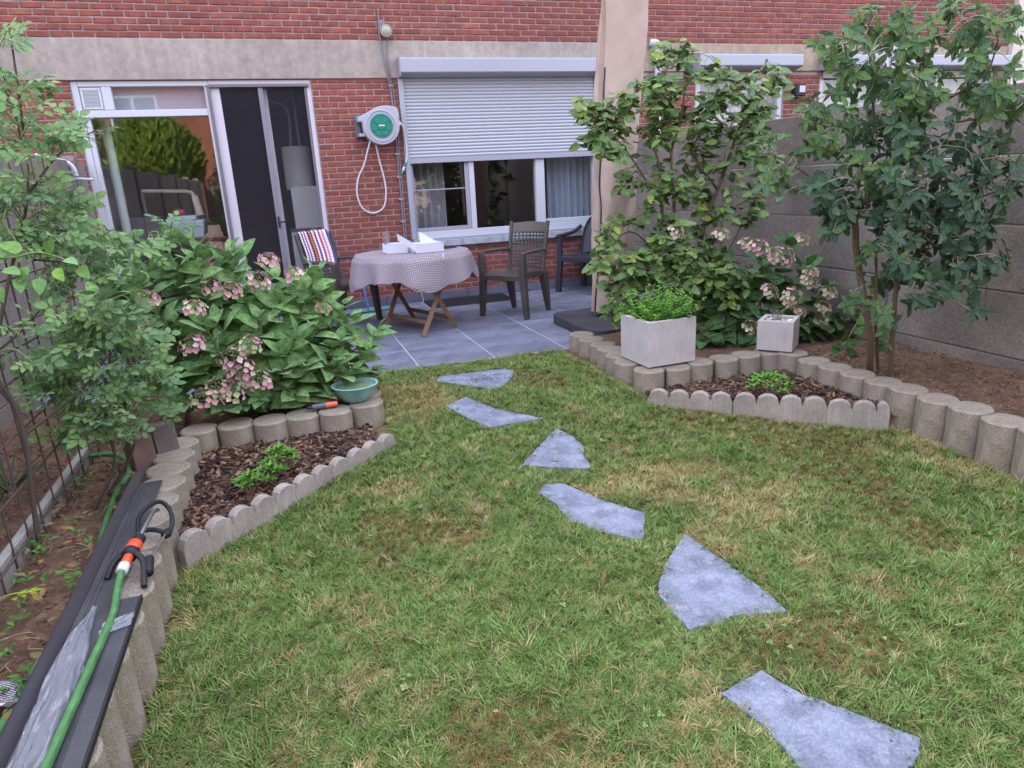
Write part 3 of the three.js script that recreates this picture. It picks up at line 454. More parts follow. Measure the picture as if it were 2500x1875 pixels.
// ---------------------------------------------------------------- garden table with cloth
{
  const c = V(1.15, 0, 1.42), H = 0.715, R = 0.53;
  const t = thing('folding_table', 'round brown wooden folding table with crossed legs under the cloth', 'table', [c.x, 0, c.z]);
  part('tabletop', puv(cyl(R, R, 0.025, 48, 0, H - 0.0125, 0)), M.teak, t);
  const f = [V(1.096, 0, 1.949), V(1.458, 0, 1.707), V(0.846, 0, 1.344), V(1.185, 0, 1.008)].map((p) => p.sub(c).setY(0.005));
  const dirA = f[1].clone().sub(f[0]).setY(0), dirB = f[3].clone().sub(f[2]).setY(0), topOf = (p, d, k) => p.clone().addScaledVector(d, k).setY(H - 0.03);
  const leg = (a, b) => part('leg', puv(bar(a, b, 0.042, 0.024)), M.teak, t);
  leg(f[0], topOf(f[0], dirA, 1.04)); leg(f[1], topOf(f[1], dirA, -1.04)); leg(f[2], topOf(f[2], dirB, 1.04)); leg(f[3], topOf(f[3], dirB, -1.04));
  const low = (p, d, k) => p.clone().lerp(topOf(p, d, k), 0.16);
  part('stretcher', puv(bar(low(f[0], dirA, 1), low(f[2], dirB, 1), 0.04, 0.022)), M.teak, t); part('stretcher', puv(bar(low(f[1], dirA, -1), low(f[3], dirB, -1), 0.04, 0.022)), M.teak, t);
  part('top_rail', puv(merge([bar(topOf(f[0], dirA, 1), topOf(f[2], dirB, 1), 0.03), bar(topOf(f[1], dirA, -1), topOf(f[3], dirB, -1), 0.03)])), M.teak, t);
  // cloth: flat on the top, hanging in soft folds
  const clothT = canvasTex(256, 256, (g, w) => {
    g.fillStyle = '#c6c0c8'; g.fillRect(0, 0, w, w); const n = 4, s = w / n;
    for (let i = 0; i < n; i++) for (let j = 0; j < n; j++) { const x = i * s, y = j * s; g.fillStyle = '#7d7882'; g.fillRect(x + s * 0.12, y + s * 0.12, s * 0.76, s * 0.76); g.fillStyle = '#b6b0b8'; g.beginPath(); g.moveTo(x + s * 0.3, y + s * 0.7); g.lineTo(x + s * 0.7, y + s * 0.3); g.lineTo(x + s * 0.7, y + s * 0.7); g.fill(); g.fillStyle = '#6c6772'; g.fillRect(x + s * 0.3, y + s * 0.3, s * 0.2, s * 0.2); }
  });
  const RC = R + 0.008, drop = (a) => 0.262 + 0.05 * Math.cos(4 * a + 0.6) + 0.01 * Math.sin(9 * a), fold = (a) => 0.7 * Math.sin(9 * a + 0.9 * Math.sin(3 * a)) + 0.3 * Math.sin(14 * a + 1.3);
  const surf = (rho, a) => {                   // rho: distance measured along the cloth
    if (rho <= RC) return V(rho * Math.cos(a), H + 0.004 + 0.0006 * Math.sin(rho * 60), rho * Math.sin(a));
    const s = Math.min(1, (rho - RC) / 0.25), d = rho - RC, bulge = 0.012 + 0.085 * s * (0.5 + 0.5 * fold(a)) + 0.012 * Math.sin(Math.min(1, d / 0.03) * Math.PI / 2);
    const r = RC + bulge * Math.min(1, d / 0.04); return V(r * Math.cos(a), H + 0.004 - d * (1 - 0.06 * s * Math.abs(fold(a))), r * Math.sin(a));
  };
  const nA = 220, ringsIn = 10, ringsOut = 18, rhoAt = (v, a) => v < ringsIn / (ringsIn + ringsOut) ? RC * v * (ringsIn + ringsOut) / ringsIn : RC + drop(a) * Math.pow((v - ringsIn / (ringsIn + ringsOut)) * (ringsIn + ringsOut) / ringsOut, 1.15);
  const g = grid(nA, ringsIn + ringsOut, (u, v) => { const a = u * Math.PI * 2; return surf(rhoAt(v, a), a); }, (u, v) => { const a = u * Math.PI * 2, r = rhoAt(v, a); return [r * Math.cos(a) / 0.084, r * Math.sin(a) / 0.084]; });
  const cl = thing('tablecloth', 'grey and white geometric patterned cloth draped over the round table', 'tablecloth', [c.x, 0, c.z]);
  part('cloth', g, new THREE.MeshStandardMaterial({ map: clothT, color: '#e4dcdb', roughness: 0.85, side: THREE.DoubleSide }), cl);
  const ca = 1.22, cp = surf(RC + 0.02, ca); part('clip', rbox(0.016, 0.05, 0.012, 0.003, cp.x, H - 0.012, cp.z), M.whiteMatt, cl);
  // white boxes, glass and dark tray on the cloth
  const yT = H + 0.0075;
  const openBox = (name, label, w, d, h, x, z, turn, flaps) => { const b = thing(name, label, 'box', [x, yT, z], turn, 'open white card boxes on the table'); part('base', rbox(w, 0.004, d, 0.001, 0, 0.002, 0), M.paper, b); for (const s of [-1, 1]) { part('side', rbox(w, h - 0.005, 0.004, 0.001, 0, h / 2 + 0.002, s * (d / 2 - 0.002)), M.paper, b); part('side', rbox(0.004, h - 0.005, d - 0.009, 0.001, s * (w / 2 - 0.002), h / 2 + 0.002, 0), M.paper, b); } flaps(b, w, d, h); };
  const flap = (b, pts, th = 0.003) => { const g2 = new THREE.BufferGeometry(), n = pts[1].clone().sub(pts[0]).cross(pts[2].clone().sub(pts[0])).normalize().multiplyScalar(th), A = pts, B = pts.map((p) => p.clone().add(n)), o = []; const q = (a, c2, d2, e2) => o.push(a, c2, d2, a, d2, e2); q(...A.slice().reverse()); q(...B); for (let i = 0; i < 4; i++) { const k = (i + 1) % 4; q(A[i], A[k], B[k], B[i]); } g2.setFromPoints(o); g2.computeVertexNormals(); part('flap', puv(g2), M.paper, b); };
  openBox('card_box', 'open white card box with raised lid flaps on the table', 0.27, 0.2, 0.08, 1.27, 1.56, 0.12, (b, w, d, h) => {
    part('lid', rbox(w - 0.006, 0.003, d - 0.006, 0.001, 0, h + 0.0025, 0), M.paper, b);
    flap(b, [V(-w / 2, h, d / 2), V(-w / 2, 0.02, d / 2 + 0.002), V(-w / 2 - 0.15, 0.13, d / 2 - 0.05), V(-w / 2 - 0.15, 0.19, d / 2 - 0.05)]);
    flap(b, [V(w / 2, h, -d / 2), V(w / 2 - 0.16, h, -d / 2), V(w / 2 - 0.16, h + 0.10, -d / 2 - 0.03), V(w / 2 - 0.13, h + 0.09, -d / 2 - 0.03)]);
  });
  openBox('card_box', 'closed smaller white card box behind the drinking glass on the table', 0.2, 0.17, 0.085, 1.02, 1.42, -0.25, (b, w, d, h) => { part('lid', rbox(w - 0.006, 0.003, d - 0.006, 0.001, 0, h + 0.0025, 0), M.paper, b); flap(b, [V(-w / 2, h, d / 2), V(-w / 2, 0.01, d / 2), V(-w / 2 - 0.03, 0.02, d / 2 + 0.01), V(-w / 2 - 0.03, h + 0.02, d / 2 + 0.01)]); });
  const gl = thing('drinking_glass', 'tall clear drinking glass standing on the tablecloth', 'glass', [0.92, yT, 1.43]);
  part('glass_wall', new THREE.CylinderGeometry(0.033, 0.029, 0.2, 28, 1, true).translate(0, 0.1, 0), pmat('#eeeaee', { transmission: 0.9, roughness: 0.08, thickness: 0, ior: 1.45, side: THREE.DoubleSide }), gl);
  const tr = thing('dark_tray', 'flat black wire trivet lying on the tablecloth by the sill', 'trivet', [1.50, yT, 1.30]);
  const loops = []; for (let k = 0; k < 5; k++) loops.push(new THREE.TorusGeometry(0.05 + k * 0.018, 0.004, 5, 28).rotateX(Math.PI / 2).translate(0, 0.006, 0)); loops.push(bar(V(-0.12, 0.006, 0), V(0.12, 0.006, 0), 0.006), bar(V(0, 0.006, -0.12), V(0, 0.006, 0.12), 0.006)); part('wire', loops, M.black, tr);
}
// ---------------------------------------------------------------- plastic chairs
function latticeChair(label, pos, turn, m) {
  const t = thing('garden_chair', label, 'chair', pos, turn), Y = 0.43;
  const seat = grid(14, 12, (u, v) => V((u - 0.5) * lerp(0.42, 0.47, v), Y - 0.018 * Math.sin(Math.PI * u) + 0.012 * v - (v > 0.92 ? (v - 0.92) * 0.35 : 0), lerp(-0.21, 0.25, v)), (u, v, p) => [p.x, p.z]);
  part('seat', [seat, seat.clone().translate(0, -0.012, 0)], new THREE.MeshStandardMaterial({ color: m.color, map: m.map, roughness: m.roughness, side: THREE.DoubleSide }), t);
  part('seat_rim', puv(merge([rbox(0.45, 0.055, 0.02, 0.008, 0, Y - 0.03, 0.245), bar(V(-0.232, Y - 0.025, 0.25), V(-0.212, Y - 0.025, -0.21), 0.022, 0.05), bar(V(0.232, Y - 0.025, 0.25), V(0.212, Y - 0.025, -0.21), 0.022, 0.05), rbox(0.43, 0.05, 0.02, 0.008, 0, Y - 0.03, -0.205)])), m, t);
  const legG = (a, b, w0, w1) => { const g = new RoundedBoxGeometry(1, 1, 1, 1, 0.12), p = g.attributes.position; for (let i = 0; i < p.count; i++) { const k = p.getY(i) + 0.5, w = lerp(w0, w1, k); p.setXYZ(i, lerp(a.x, b.x, k) + p.getX(i) * w, lerp(a.y, b.y, k), lerp(a.z, b.z, k) + p.getZ(i) * w * 0.9); } g.computeVertexNormals(); return puv(g); };
  for (const s of [-1, 1]) {
    part('leg', legG(V(s * 0.272, 0, 0.235), V(s * 0.238, Y + 0.01, 0.225), 0.05, 0.07), m, t); part('leg', legG(V(s * 0.215, 0, -0.27), V(s * 0.215, Y, -0.19), 0.045, 0.085), m, t);
    const top = 0.645, a = [V(s * 0.245, top - 0.012, 0.255), V(s * 0.258, top, 0.21), V(s * 0.262, top + 0.004, 0.05), V(s * 0.24, top - 0.002, -0.13), V(s * 0.225, top - 0.01, -0.235)];
    part('armrest', [grid(6, 16, (u, v) => { const c = new THREE.CatmullRomCurve3(a).getPoint(v); const an = (u - 0.5) * Math.PI * 1.2; return V(c.x + Math.sin(an) * 0.027, c.y + Math.cos(an) * 0.016, c.z); }), tube(a, 0.02, 8, 0.018)], m, t);
    part('arm_support', legG(V(s * 0.240, Y - 0.02, 0.225), V(s * 0.248, top - 0.005, 0.232), 0.075, 0.055), m, t);
  }
  // backrest leaning backwards: solid head panel above a lattice
  const bz = (y) => -0.195 - (y - Y) * 0.24, bw = (y) => lerp(0.2, 0.215, (y - Y) / 0.48), curve = (x) => -0.03 * (1 - (x / 0.2) ** 2);
  const P = (x, y) => V(x, y, bz(y) + curve(x));
  for (const s of [-1, 1]) part('back_post', puv(bar(V(s * 0.205, Y - 0.02, bz(Y)), V(s * 0.222, 0.915, bz(0.915) + 0.004), 0.034, 0.03)), m, t);
  part('head_panel', puv(merge([0, 1].map((k) => grid(14, 6, (u, v) => { const y = lerp(0.80, 0.895 + 0.012 * Math.sin(u * Math.PI), v), x = (u - 0.5) * 2 * bw(y); return P(x, y).add(V(0, 0, k * -0.012)); })))), new THREE.MeshStandardMaterial({ color: m.color, roughness: m.roughness, side: THREE.DoubleSide }), t);
  const strip = (y, h) => { const l = []; for (let i = 0; i < 10; i++) { const x0 = lerp(-bw(y), bw(y), i / 10), x1 = lerp(-bw(y), bw(y), (i + 1) / 10); l.push(bar(P(x0, y), P(x1, y), h, 0.01)); } return puv(merge(l)); };
  for (let k = 0; k < 11; k++) part('slat', strip(0.455 + k * 0.0345, 0.0165), m, t);
  const ribs = []; for (let i = 1; i < 10; i++) { const k = i / 10 * 2 - 1; ribs.push(bar(P(k * bw(0.44), 0.44), P(k * bw(0.81), 0.81), 0.018, 0.008)); } part('lattice_ribs', puv(merge(ribs)), m, t);
  return t;
}
latticeChair('brown plastic lattice back armchair standing free under the shuttered window', [2.202, 0, 1.353], Math.atan2(-0.79, 0.61), M.brownPlastic);
{
  const ch = latticeChair('brown plastic armchair with a striped towel over its back, beside the patio door', [0.49, 0, 0.85], Math.atan2(0.6, 0.8), M.brownPlastic); void ch;
  const towT = canvasTex(256, 512, (g, w, h) => { const cols = ['#e8dde8', '#7a3a66', '#efe6ee', '#8d4a78', '#d9d0dc', '#453a4a', '#b8622e', '#8c3b22', '#e0d6e0', '#6a4a80', '#efe9f2', '#a03054', '#e6dce6', '#c97fa0', '#efe6f0', '#5b4a78']; const n = cols.length; for (let i = 0; i < n; i++) { g.fillStyle = cols[i]; g.fillRect(i * w / n, 0, w / n + 1, h); } for (let i = 0; i < n; i++) for (let j = 0; j < 40; j++) { g.fillStyle = (i + j) % 2 ? 'rgba(245,240,248,0.55)' : 'rgba(60,40,60,0.35)'; if (i % 2 === 0) g.fillRect(i * w / n + 2, j * h / 40, w / n - 4, h / 80); } });
  const tw = thing('striped_towel', 'purple, white and orange striped towel hanging over a chair back', 'towel', [0.49, 0, 0.85], Math.atan2(0.6, 0.8));
  const path = (v) => { const len = v * 0.66; if (len < 0.34) { const y = 0.585 + len; return V(0, y, -0.195 - (y - 0.43) * 0.24 + 0.016); } if (len < 0.40) { const a = (len - 0.34) / 0.06 * Math.PI; return V(0, 0.925 + 0.012 * Math.sin(a), -0.318 + 0.016 - 0.019 * (1 - Math.cos(a))); } const y = 0.925 - (len - 0.40); return V(0, y, -0.195 - (y - 0.43) * 0.24 - 0.03); };
  part('towel_cloth', grid(20, 36, (u, v) => { const p = path(v), x = (u - 0.5) * 0.36 + 0.008 * Math.sin(v * 9); return V(x, p.y, p.z - 0.03 * (1 - ((u - 0.5) / 0.5) ** 2) * (v < 0.55 ? 1 : 1) + 0.004 * Math.sin(u * 20)); }, (u, v) => [u, v * 1.3]), new THREE.MeshStandardMaterial({ map: towT, roughness: 0.98, side: THREE.DoubleSide, bumpMap: rep(grainB, 2), bumpScale: 0.003 }), tw);
}
{ // dark blue one-piece chair half hidden by the parasol cover
  const t = thing('garden_chair', 'dark blue plastic armchair with arched back, half behind the parasol cover', 'chair', [3.45, 0, 0.40], Math.atan2(-0.85, 0.52)), m = M.navyPlastic, Y = 0.43, dm = new THREE.MeshStandardMaterial({ color: m.color, roughness: m.roughness, side: THREE.DoubleSide });
  part('seat', [grid(10, 10, (u, v) => V((u - 0.5) * 0.46, Y - 0.02 * Math.sin(Math.PI * u) - (v > 0.9 ? (v - 0.9) * 0.3 : 0), lerp(-0.2, 0.25, v))), rbox(0.46, 0.06, 0.02, 0.008, 0, Y - 0.035, 0.25), bar(V(-0.235, Y - 0.03, 0.25), V(-0.22, Y - 0.03, -0.2), 0.02, 0.06), bar(V(0.235, Y - 0.03, 0.25), V(0.22, Y - 0.03, -0.2), 0.02, 0.06)], dm, t);
  for (const s of [-1, 1]) { part('leg', bar(V(s * 0.275, 0, 0.25), V(s * 0.24, Y, 0.235), 0.065, 0.05), m, t); part('leg', bar(V(s * 0.25, 0, -0.26), V(s * 0.215, Y, -0.19), 0.065, 0.05), m, t); part('arm_support', bar(V(s * 0.245, Y - 0.02, 0.235), V(s * 0.255, 0.655, 0.23), 0.06, 0.045), m, t); part('armrest', tube([V(s * 0.255, 0.662, 0.26), V(s * 0.268, 0.668, 0.1), V(s * 0.26, 0.69, -0.08), V(s * 0.235, 0.75, -0.2)], 0.024, 8), m, t); }
  const P = (u, v) => { const y = Y + v * 0.47, hw = 0.24 * Math.sqrt(Math.max(0.02, 1 - Math.pow(Math.max(0, v - 0.35) / 0.66, 2.4))); const x = (u - 0.5) * 2 * hw; return V(x, y, -0.2 - v * 0.13 - 0.035 * (1 - (2 * u - 1) ** 2)); };
  part('backrest', [grid(16, 20, P), grid(16, 20, (u, v) => P(u, v).add(V(0, 0, -0.012)))], dm, t);
  part('back_rim', tube(Array.from({ length: 15 }, (_, k) => { const a = k / 14; return a < 0.5 ? P(0, a * 2) : P(1, 2 - a * 2); }), 0.016, 7), m, t);
  for (let k = 0; k < 7; k++) part('back_rib', tube([P(0.2, 0.25 + k * 0.1), P(0.5, 0.25 + k * 0.1), P(0.8, 0.25 + k * 0.1)].map((p) => p.add(V(0, 0, 0.006))), 0.006, 5), m, t);
}
{ // ribbed mat, broom, hoses and a loose cable on the terrace
  const mt = thing('ribbed_mat', 'black ribbed rubber mat on the terrace below the window', 'mat', [1.965, 0.001, 0.28]);
  part('mat_base', rbox(0.98, 0.006, 0.53, 0.002, 0, 0.004, 0), mat('#3d4044', { roughness: 0.9 }), mt);
  for (let k = 0; k < 26; k++) part('rib', rbox(0.02, 0.008, 0.525, 0.003, -0.475 + k * 0.038, 0.011, 0, 1), M.black, mt);
  single('garden_hose', tube([V(-0.9, 0.013, 0.5), V(-0.2, 0.013, 0.62), V(0.35, 0.013, 0.46), V(0.75, 0.013, 0.36), V(0.98, 0.013, 0.34), V(1.08, 0.013, 0.27), V(1.1, 0.013, 0.16)], 0.012, 8, 0.012, true, 40), M.hoseBright, 'bright green garden hose lying on the terrace behind the towel chair', 'hose');
  single('broom_handle', tube([V(0.80, 0.004, 0.32), V(0.775, 0.62, 0.03)], 0.011, 8), mat('#2f7ec4', { roughness: 0.5 }), 'blue broom handle leaning on the wall behind the towel chair', 'broom');
  single('white_cable', tube([V(1.33, 0.24, 0.015), V(1.36, 0.16, 0.02), V(1.42, 0.13, 0.022), V(1.46, 0.12, 0.03), V(1.475, 0.05, 0.03), V(1.48, 0.006, 0.04), V(1.46, 0.006, 0.08)], 0.004, 6), M.whiteMatt, 'thin white cable hanging against the brick under the table', 'cable');
}
// ---------------------------------------------------------------- things on the wall
{
  const hr = thing('hose_reel', 'grey and green hose reel on the brick wall with its hose looped', 'hose reel', [1.165, 1.955, 0]);
  part('wall_bracket', [rbox(0.055, 0.22, 0.06, 0.008, -0.235, 0, 0.035), rbox(0.12, 0.03, 0.05, 0.006, -0.2, 0.07, 0.08), rbox(0.12, 0.03, 0.05, 0.006, -0.2, -0.09, 0.08)], M.greyDark, hr);
  const out = new THREE.Shape(); out.absarc(0, 0, 0.182, Math.PI * 0.98, Math.PI * 2 + 0.25, false); out.bezierCurveTo(0.19, 0.08, 0.19, 0.12, 0.18, 0.158); out.bezierCurveTo(0.14, 0.195, 0.03, 0.195, -0.03, 0.175); out.bezierCurveTo(-0.1, 0.15, -0.14, 0.11, -0.23, 0.085); out.lineTo(-0.235, 0.055); out.lineTo(-0.19, 0.05); out.lineTo(-0.182, 0.012);
  part('housing', new THREE.ExtrudeGeometry(out, { depth: 0.13, bevelEnabled: true, bevelSize: 0.012, bevelThickness: 0.014, bevelSegments: 3, curveSegments: 24 }).translate(0, 0, 0.045), M.greyPlastic, hr);
  part('lower_lug', [rbox(0.085, 0.035, 0.07, 0.01, -0.195, -0.085, 0.10)], M.greyPlastic, hr);
  part('rim', new THREE.TorusGeometry(0.155, 0.008, 8, 48).translate(-0.002, -0.002, 0.19), M.greyPlastic, hr);
  const dc = part('drum_cover', [cyl(0.118, 0.122, 0.016, 48).rotateX(Math.PI / 2).translate(0, 0, 0.196)], M.greenPlastic, hr);
  const spokes = []; for (let k = 0; k < 6; k++) { const a = k / 6 * Math.PI * 2 + 0.52; spokes.push(bar(V(0.045 * Math.cos(a), 0.045 * Math.sin(a), 0.206), V(0.1 * Math.cos(a), 0.1 * Math.sin(a), 0.206), 0.022, 0.008)); } spokes.push(new THREE.TorusGeometry(0.104, 0.004, 6, 40).translate(0, 0, 0.205), cyl(0.044, 0.046, 0.01, 32).rotateX(Math.PI / 2).translate(0, 0, 0.208));
  part('moulded_ribs', spokes, mat('#0f7766', { roughness: 0.45 }), dc);
  part('name_plate', rbox(0.064, 0.011, 0.002, 0.0008, 0, 0, 0.214), mat('#c8e4dc', { roughness: 0.5 }), dc);
  const q = (x, y, z) => atZ(860 + x * 0.19286, 240 + y * 0.19286, z).sub(V(1.165, 1.955, 0));
  part('hose_loop', tube([q(245, 480, 0.12), q(200, 640, 0.1), q(150, 840, 0.05), q(80, 1000, 0.03), q(60, 1200, 0.03), q(130, 1390, 0.03), q(260, 1455, 0.03), q(390, 1390, 0.03), q(428, 1200, 0.03), q(400, 1000, 0.03), q(345, 800, 0.04), q(300, 590, 0.1)], 0.0095, 8, 0.0095, true, 70), M.hoseWhite, hr);
  part('outlet_valve', new THREE.SphereGeometry(0.034, 16, 12).translate(...q(566, 262, 0.1).toArray()), M.greenPlastic, hr);
  part('lead_hose', tube([q(590, 285, 0.1), q(640, 360, 0.07), q(670, 500, 0.05), q(690, 650, 0.05), q(690, 760, 0.05), q(675, 815, 0.05)], 0.0095, 8, 0.0095, true, 30), M.hoseWhite, hr);
  const n0 = q(680, 815, 0.05), n1 = q(620, 975, 0.05); part('nozzle', [tube([n0, n0.clone().lerp(n1, 0.35)], 0.015, 10, 0.013), tube([n0.clone().lerp(n1, 0.62), n1], 0.013, 10, 0.009)], M.greenPlastic, hr); part('nozzle_grip', tube([n0.clone().lerp(n1, 0.33), n0.clone().lerp(n1, 0.64)], 0.014, 10), M.hoseWhite, hr);
  part('paper_tag', box(0.05, 0.05, 0.001).rotateZ(0.6).translate(...q(588, 315, 0.13).toArray()), M.paper, hr);
  part('left_knob', cyl(0.016, 0.016, 0.04, 12).translate(-0.245, 0.1, 0.06), M.greenPlastic, hr);
  // conduits
  const cd = thing('cable_conduit', 'pair of grey conduits with clips running down the brick wall', 'conduit'), c2 = (x, y, z = 0.018) => atZ(750 + x * 0.36166, y * 0.36166, z);
  part('conduit_pipe', tube([c2(478, 58), c2(487, 230), c2(500, 300, 0.03), c2(545, 520, 0.03), c2(562, 590), c2(600, 960), c2(640, 1400), c2(655, 1590), V(1.325, 0.30, 0.018)], 0.009, 8, 0.009, true, 60), M.conduit, cd);
  part('conduit_pipe', tube([c2(541, 262), c2(541, 350, 0.03), c2(560, 520, 0.03), c2(578, 590), c2(615, 960), c2(653, 1400), c2(668, 1590), V(1.348, 0.30, 0.018)], 0.007, 8, 0.007, true, 60), M.conduit, cd);
  for (const [x, y] of [[565, 577], [581, 725], [607, 1040], [622, 1196], [634, 1345], [648, 1495]]) { const p = c2(x, y); part('clip', rbox(0.052, 0.014, 0.022, 0.004, p.x, p.y, 0.014), M.greyPlastic, cd); }
  const lm = thing('wall_lamp', 'round glass bulkhead lamp on the brick above the concrete band', 'lamp', [1.325, 2.90, 0]);
  part('bracket', [rbox(0.06, 0.1, 0.04, 0.015, -0.03, 0.06, 0.02), tube([V(-0.02, 0.06, 0.03), V(0, 0.03, 0.07), V(0, 0, 0.075)], 0.024, 10)], M.conduit, lm);
  part('rim', [new THREE.TorusGeometry(0.056, 0.01, 10, 32).translate(0, -0.005, 0.09), cyl(0.056, 0.05, 0.05, 28).rotateX(Math.PI / 2).translate(0, -0.005, 0.062)], mat('#8d8982', { roughness: 0.6 }), lm);
  part('glass_dome', new THREE.SphereGeometry(0.052, 24, 12, 0, Math.PI * 2, 0, Math.PI / 2).rotateX(Math.PI / 2).scale(1, 1, 0.6).translate(0, -0.005, 0.09), pmat('#e8e4d8', { transmission: 0.6, roughness: 0.18, thickness: 0, clearcoat: 0.4 }), lm);
  const dp = thing('downpipe', 'white plastic downpipe on the neighbouring wall beside the parasol cover', 'pipe', [4.56, 0, 0.07]); part('pipe', cyl(0.04, 0.04, 2.7, 20, 0, 1.35, 0), M.white, dp); part('elbow', tube([V(0, 2.68, 0), V(0, 2.76, 0), V(-0.03, 2.8, 0), V(-0.1, 2.81, -0.03)], 0.046, 14), M.white, dp); part('pipe_clip', merge([cyl(0.046, 0.046, 0.03, 20, 0, 2.3, 0), cyl(0.046, 0.046, 0.03, 20, 0, 1.8, 0)]), M.white, dp);
  const sl = thing('floodlight', 'small black floodlight on the neighbouring brick wall between windows', 'lamp', [6.63, 2.26, 0]); part('lamp_body', [rbox(0.16, 0.14, 0.06, 0.012, 0, 0, 0.09), rbox(0.05, 0.05, 0.06, 0.01, -0.03, 0, 0.03)], M.black, sl); part('lens', rbox(0.09, 0.08, 0.008, 0.003, 0.015, 0.01, 0.124), M.white, sl); part('sensor', new THREE.SphereGeometry(0.028, 12, 8).translate(-0.04, -0.085, 0.09), M.black, sl);
  const cp = thing('closed_parasol', 'closed pale mauve parasol in the neighbouring garden behind the tree', 'parasol', [0, 0, 0]), pt = atZ(1400 + 1432 * 0.5424, 130 * 0.5424, 1.4), pb = atZ(1400 + 1440 * 0.5424, 300 * 0.5424, 1.4);
  part('canopy', grid(40, 10, (u, v) => { const a = u * Math.PI * 2, r = 0.012 + (0.19 * v) * (0.72 + 0.28 * Math.sin(a * 8)); return V(pt.x + r * Math.cos(a), lerp(pt.y, pb.y - 0.1, v), 1.4 + r * Math.sin(a)); }), new THREE.MeshStandardMaterial({ color: '#c3b6c4', roughness: 0.9, side: THREE.DoubleSide }), cp); part('pole', cyl(0.02, 0.02, pt.y + 0.4, 10, pt.x, (pt.y + 0.4) / 2 - 0.4, 1.4), M.greyDark, cp);
}
// ---------------------------------------------------------------- parasol in its cover, and its weights
{
  const b = thing('covered_parasol', 'tall parasol in a beige zipped cover rising past the window', 'parasol');
  const ax = (y) => V(lerp(2.785, 2.955, (y - 0.13) / 2.58), y, 2.30);
  const surf = (u, y) => {
    const a = u * Math.PI * 2, c = ax(y), taper = lerp(0.175, 0.205, sstep(0.1, 1.6, y)), n = 0.014 * Math.sin(a * 3 + y * 2.1) + 0.04 * (fbm(3 + Math.cos(a) * 1.4 + y * 0.7, Math.sin(a) * 1.4 + y * 2.6, 5, 0, 4) - 0.5) * (1 + 1.6 * Math.exp(-(((y - 1.0) / 0.4) ** 2)));
    return V(c.x + (taper + n) * Math.cos(a), y, c.z + (taper * 0.72 + n) * Math.sin(a));
  };
  part('cover_fabric', grid(72, 150, (u, v) => surf(u, lerp(0.135, 3.6, v)), (u, v) => [u * 1.1, v * 3.4]), new THREE.MeshStandardMaterial({ map: rep(fabricT, 2), roughness: 0.95, side: THREE.DoubleSide, bumpMap: rep(grainB, 4), bumpScale: 0.001 }), b);
  part('hem', tube(Array.from({ length: 41 }, (_, k) => surf(k / 40, 0.138)), 0.006, 6), M.fabric, b);
  const zu = 0.42, zp = (y) => { const p = surf(zu, y), c = ax(y); return p.add(p.clone().sub(c).setY(0).normalize().multiplyScalar(0.004)); };
  part('zip', tube(Array.from({ length: 34 }, (_, k) => zp(0.14 + k * 0.062)), 0.006, 6), M.black, b);
  part('zip_flap', grid(2, 80, (u, v) => { const y = lerp(0.14, 3.5, v), p = surf(zu + 0.012 + u * 0.035, y), c = ax(y); return p.add(p.clone().sub(c).setY(0).normalize().multiplyScalar(0.005)); }, (u, v) => [u * 0.1, v * 3]), M.fabric, b);
  const pz = zp(0.12); part('zip_pull', rbox(0.014, 0.05, 0.006, 0.002, pz.x, 0.112, pz.z + 0.01), M.steel, b);
  part('pole', cyl(0.03, 0.03, 3.5, 16, 2.86, 1.82, 2.30), M.blackMetal, b);
  const w = thing('parasol_weight', 'dark grey four piece base weight lying under the parasol cover', 'parasol base', [2.84, 0.002, 2.42]);
  const slab = (sx, sz) => { const s = new THREE.Shape(), r = 0.16, g = 0.008, L = 0.5; s.moveTo(g, g); s.lineTo(L, g); s.lineTo(L, L - r); s.absarc(L - r, L - r, r, 0, Math.PI / 2, false); s.lineTo(g, L); s.lineTo(g, g); const gm = new THREE.ExtrudeGeometry(s, { depth: 0.062, bevelEnabled: true, bevelSize: 0.01, bevelThickness: 0.01, bevelSegments: 2 }).rotateX(-Math.PI / 2).translate(0, 0.012, 0); const a = sx > 0 ? (sz > 0 ? -Math.PI / 2 : 0) : (sz > 0 ? Math.PI : Math.PI / 2); return puv(gm.rotateY(a)); };
  for (const [x, z] of [[1, 1], [1, -1], [-1, 1], [-1, -1]]) part('slab', slab(x, z), mat('#4d4c53', { roughness: 0.75, map: grainT }), w);
}
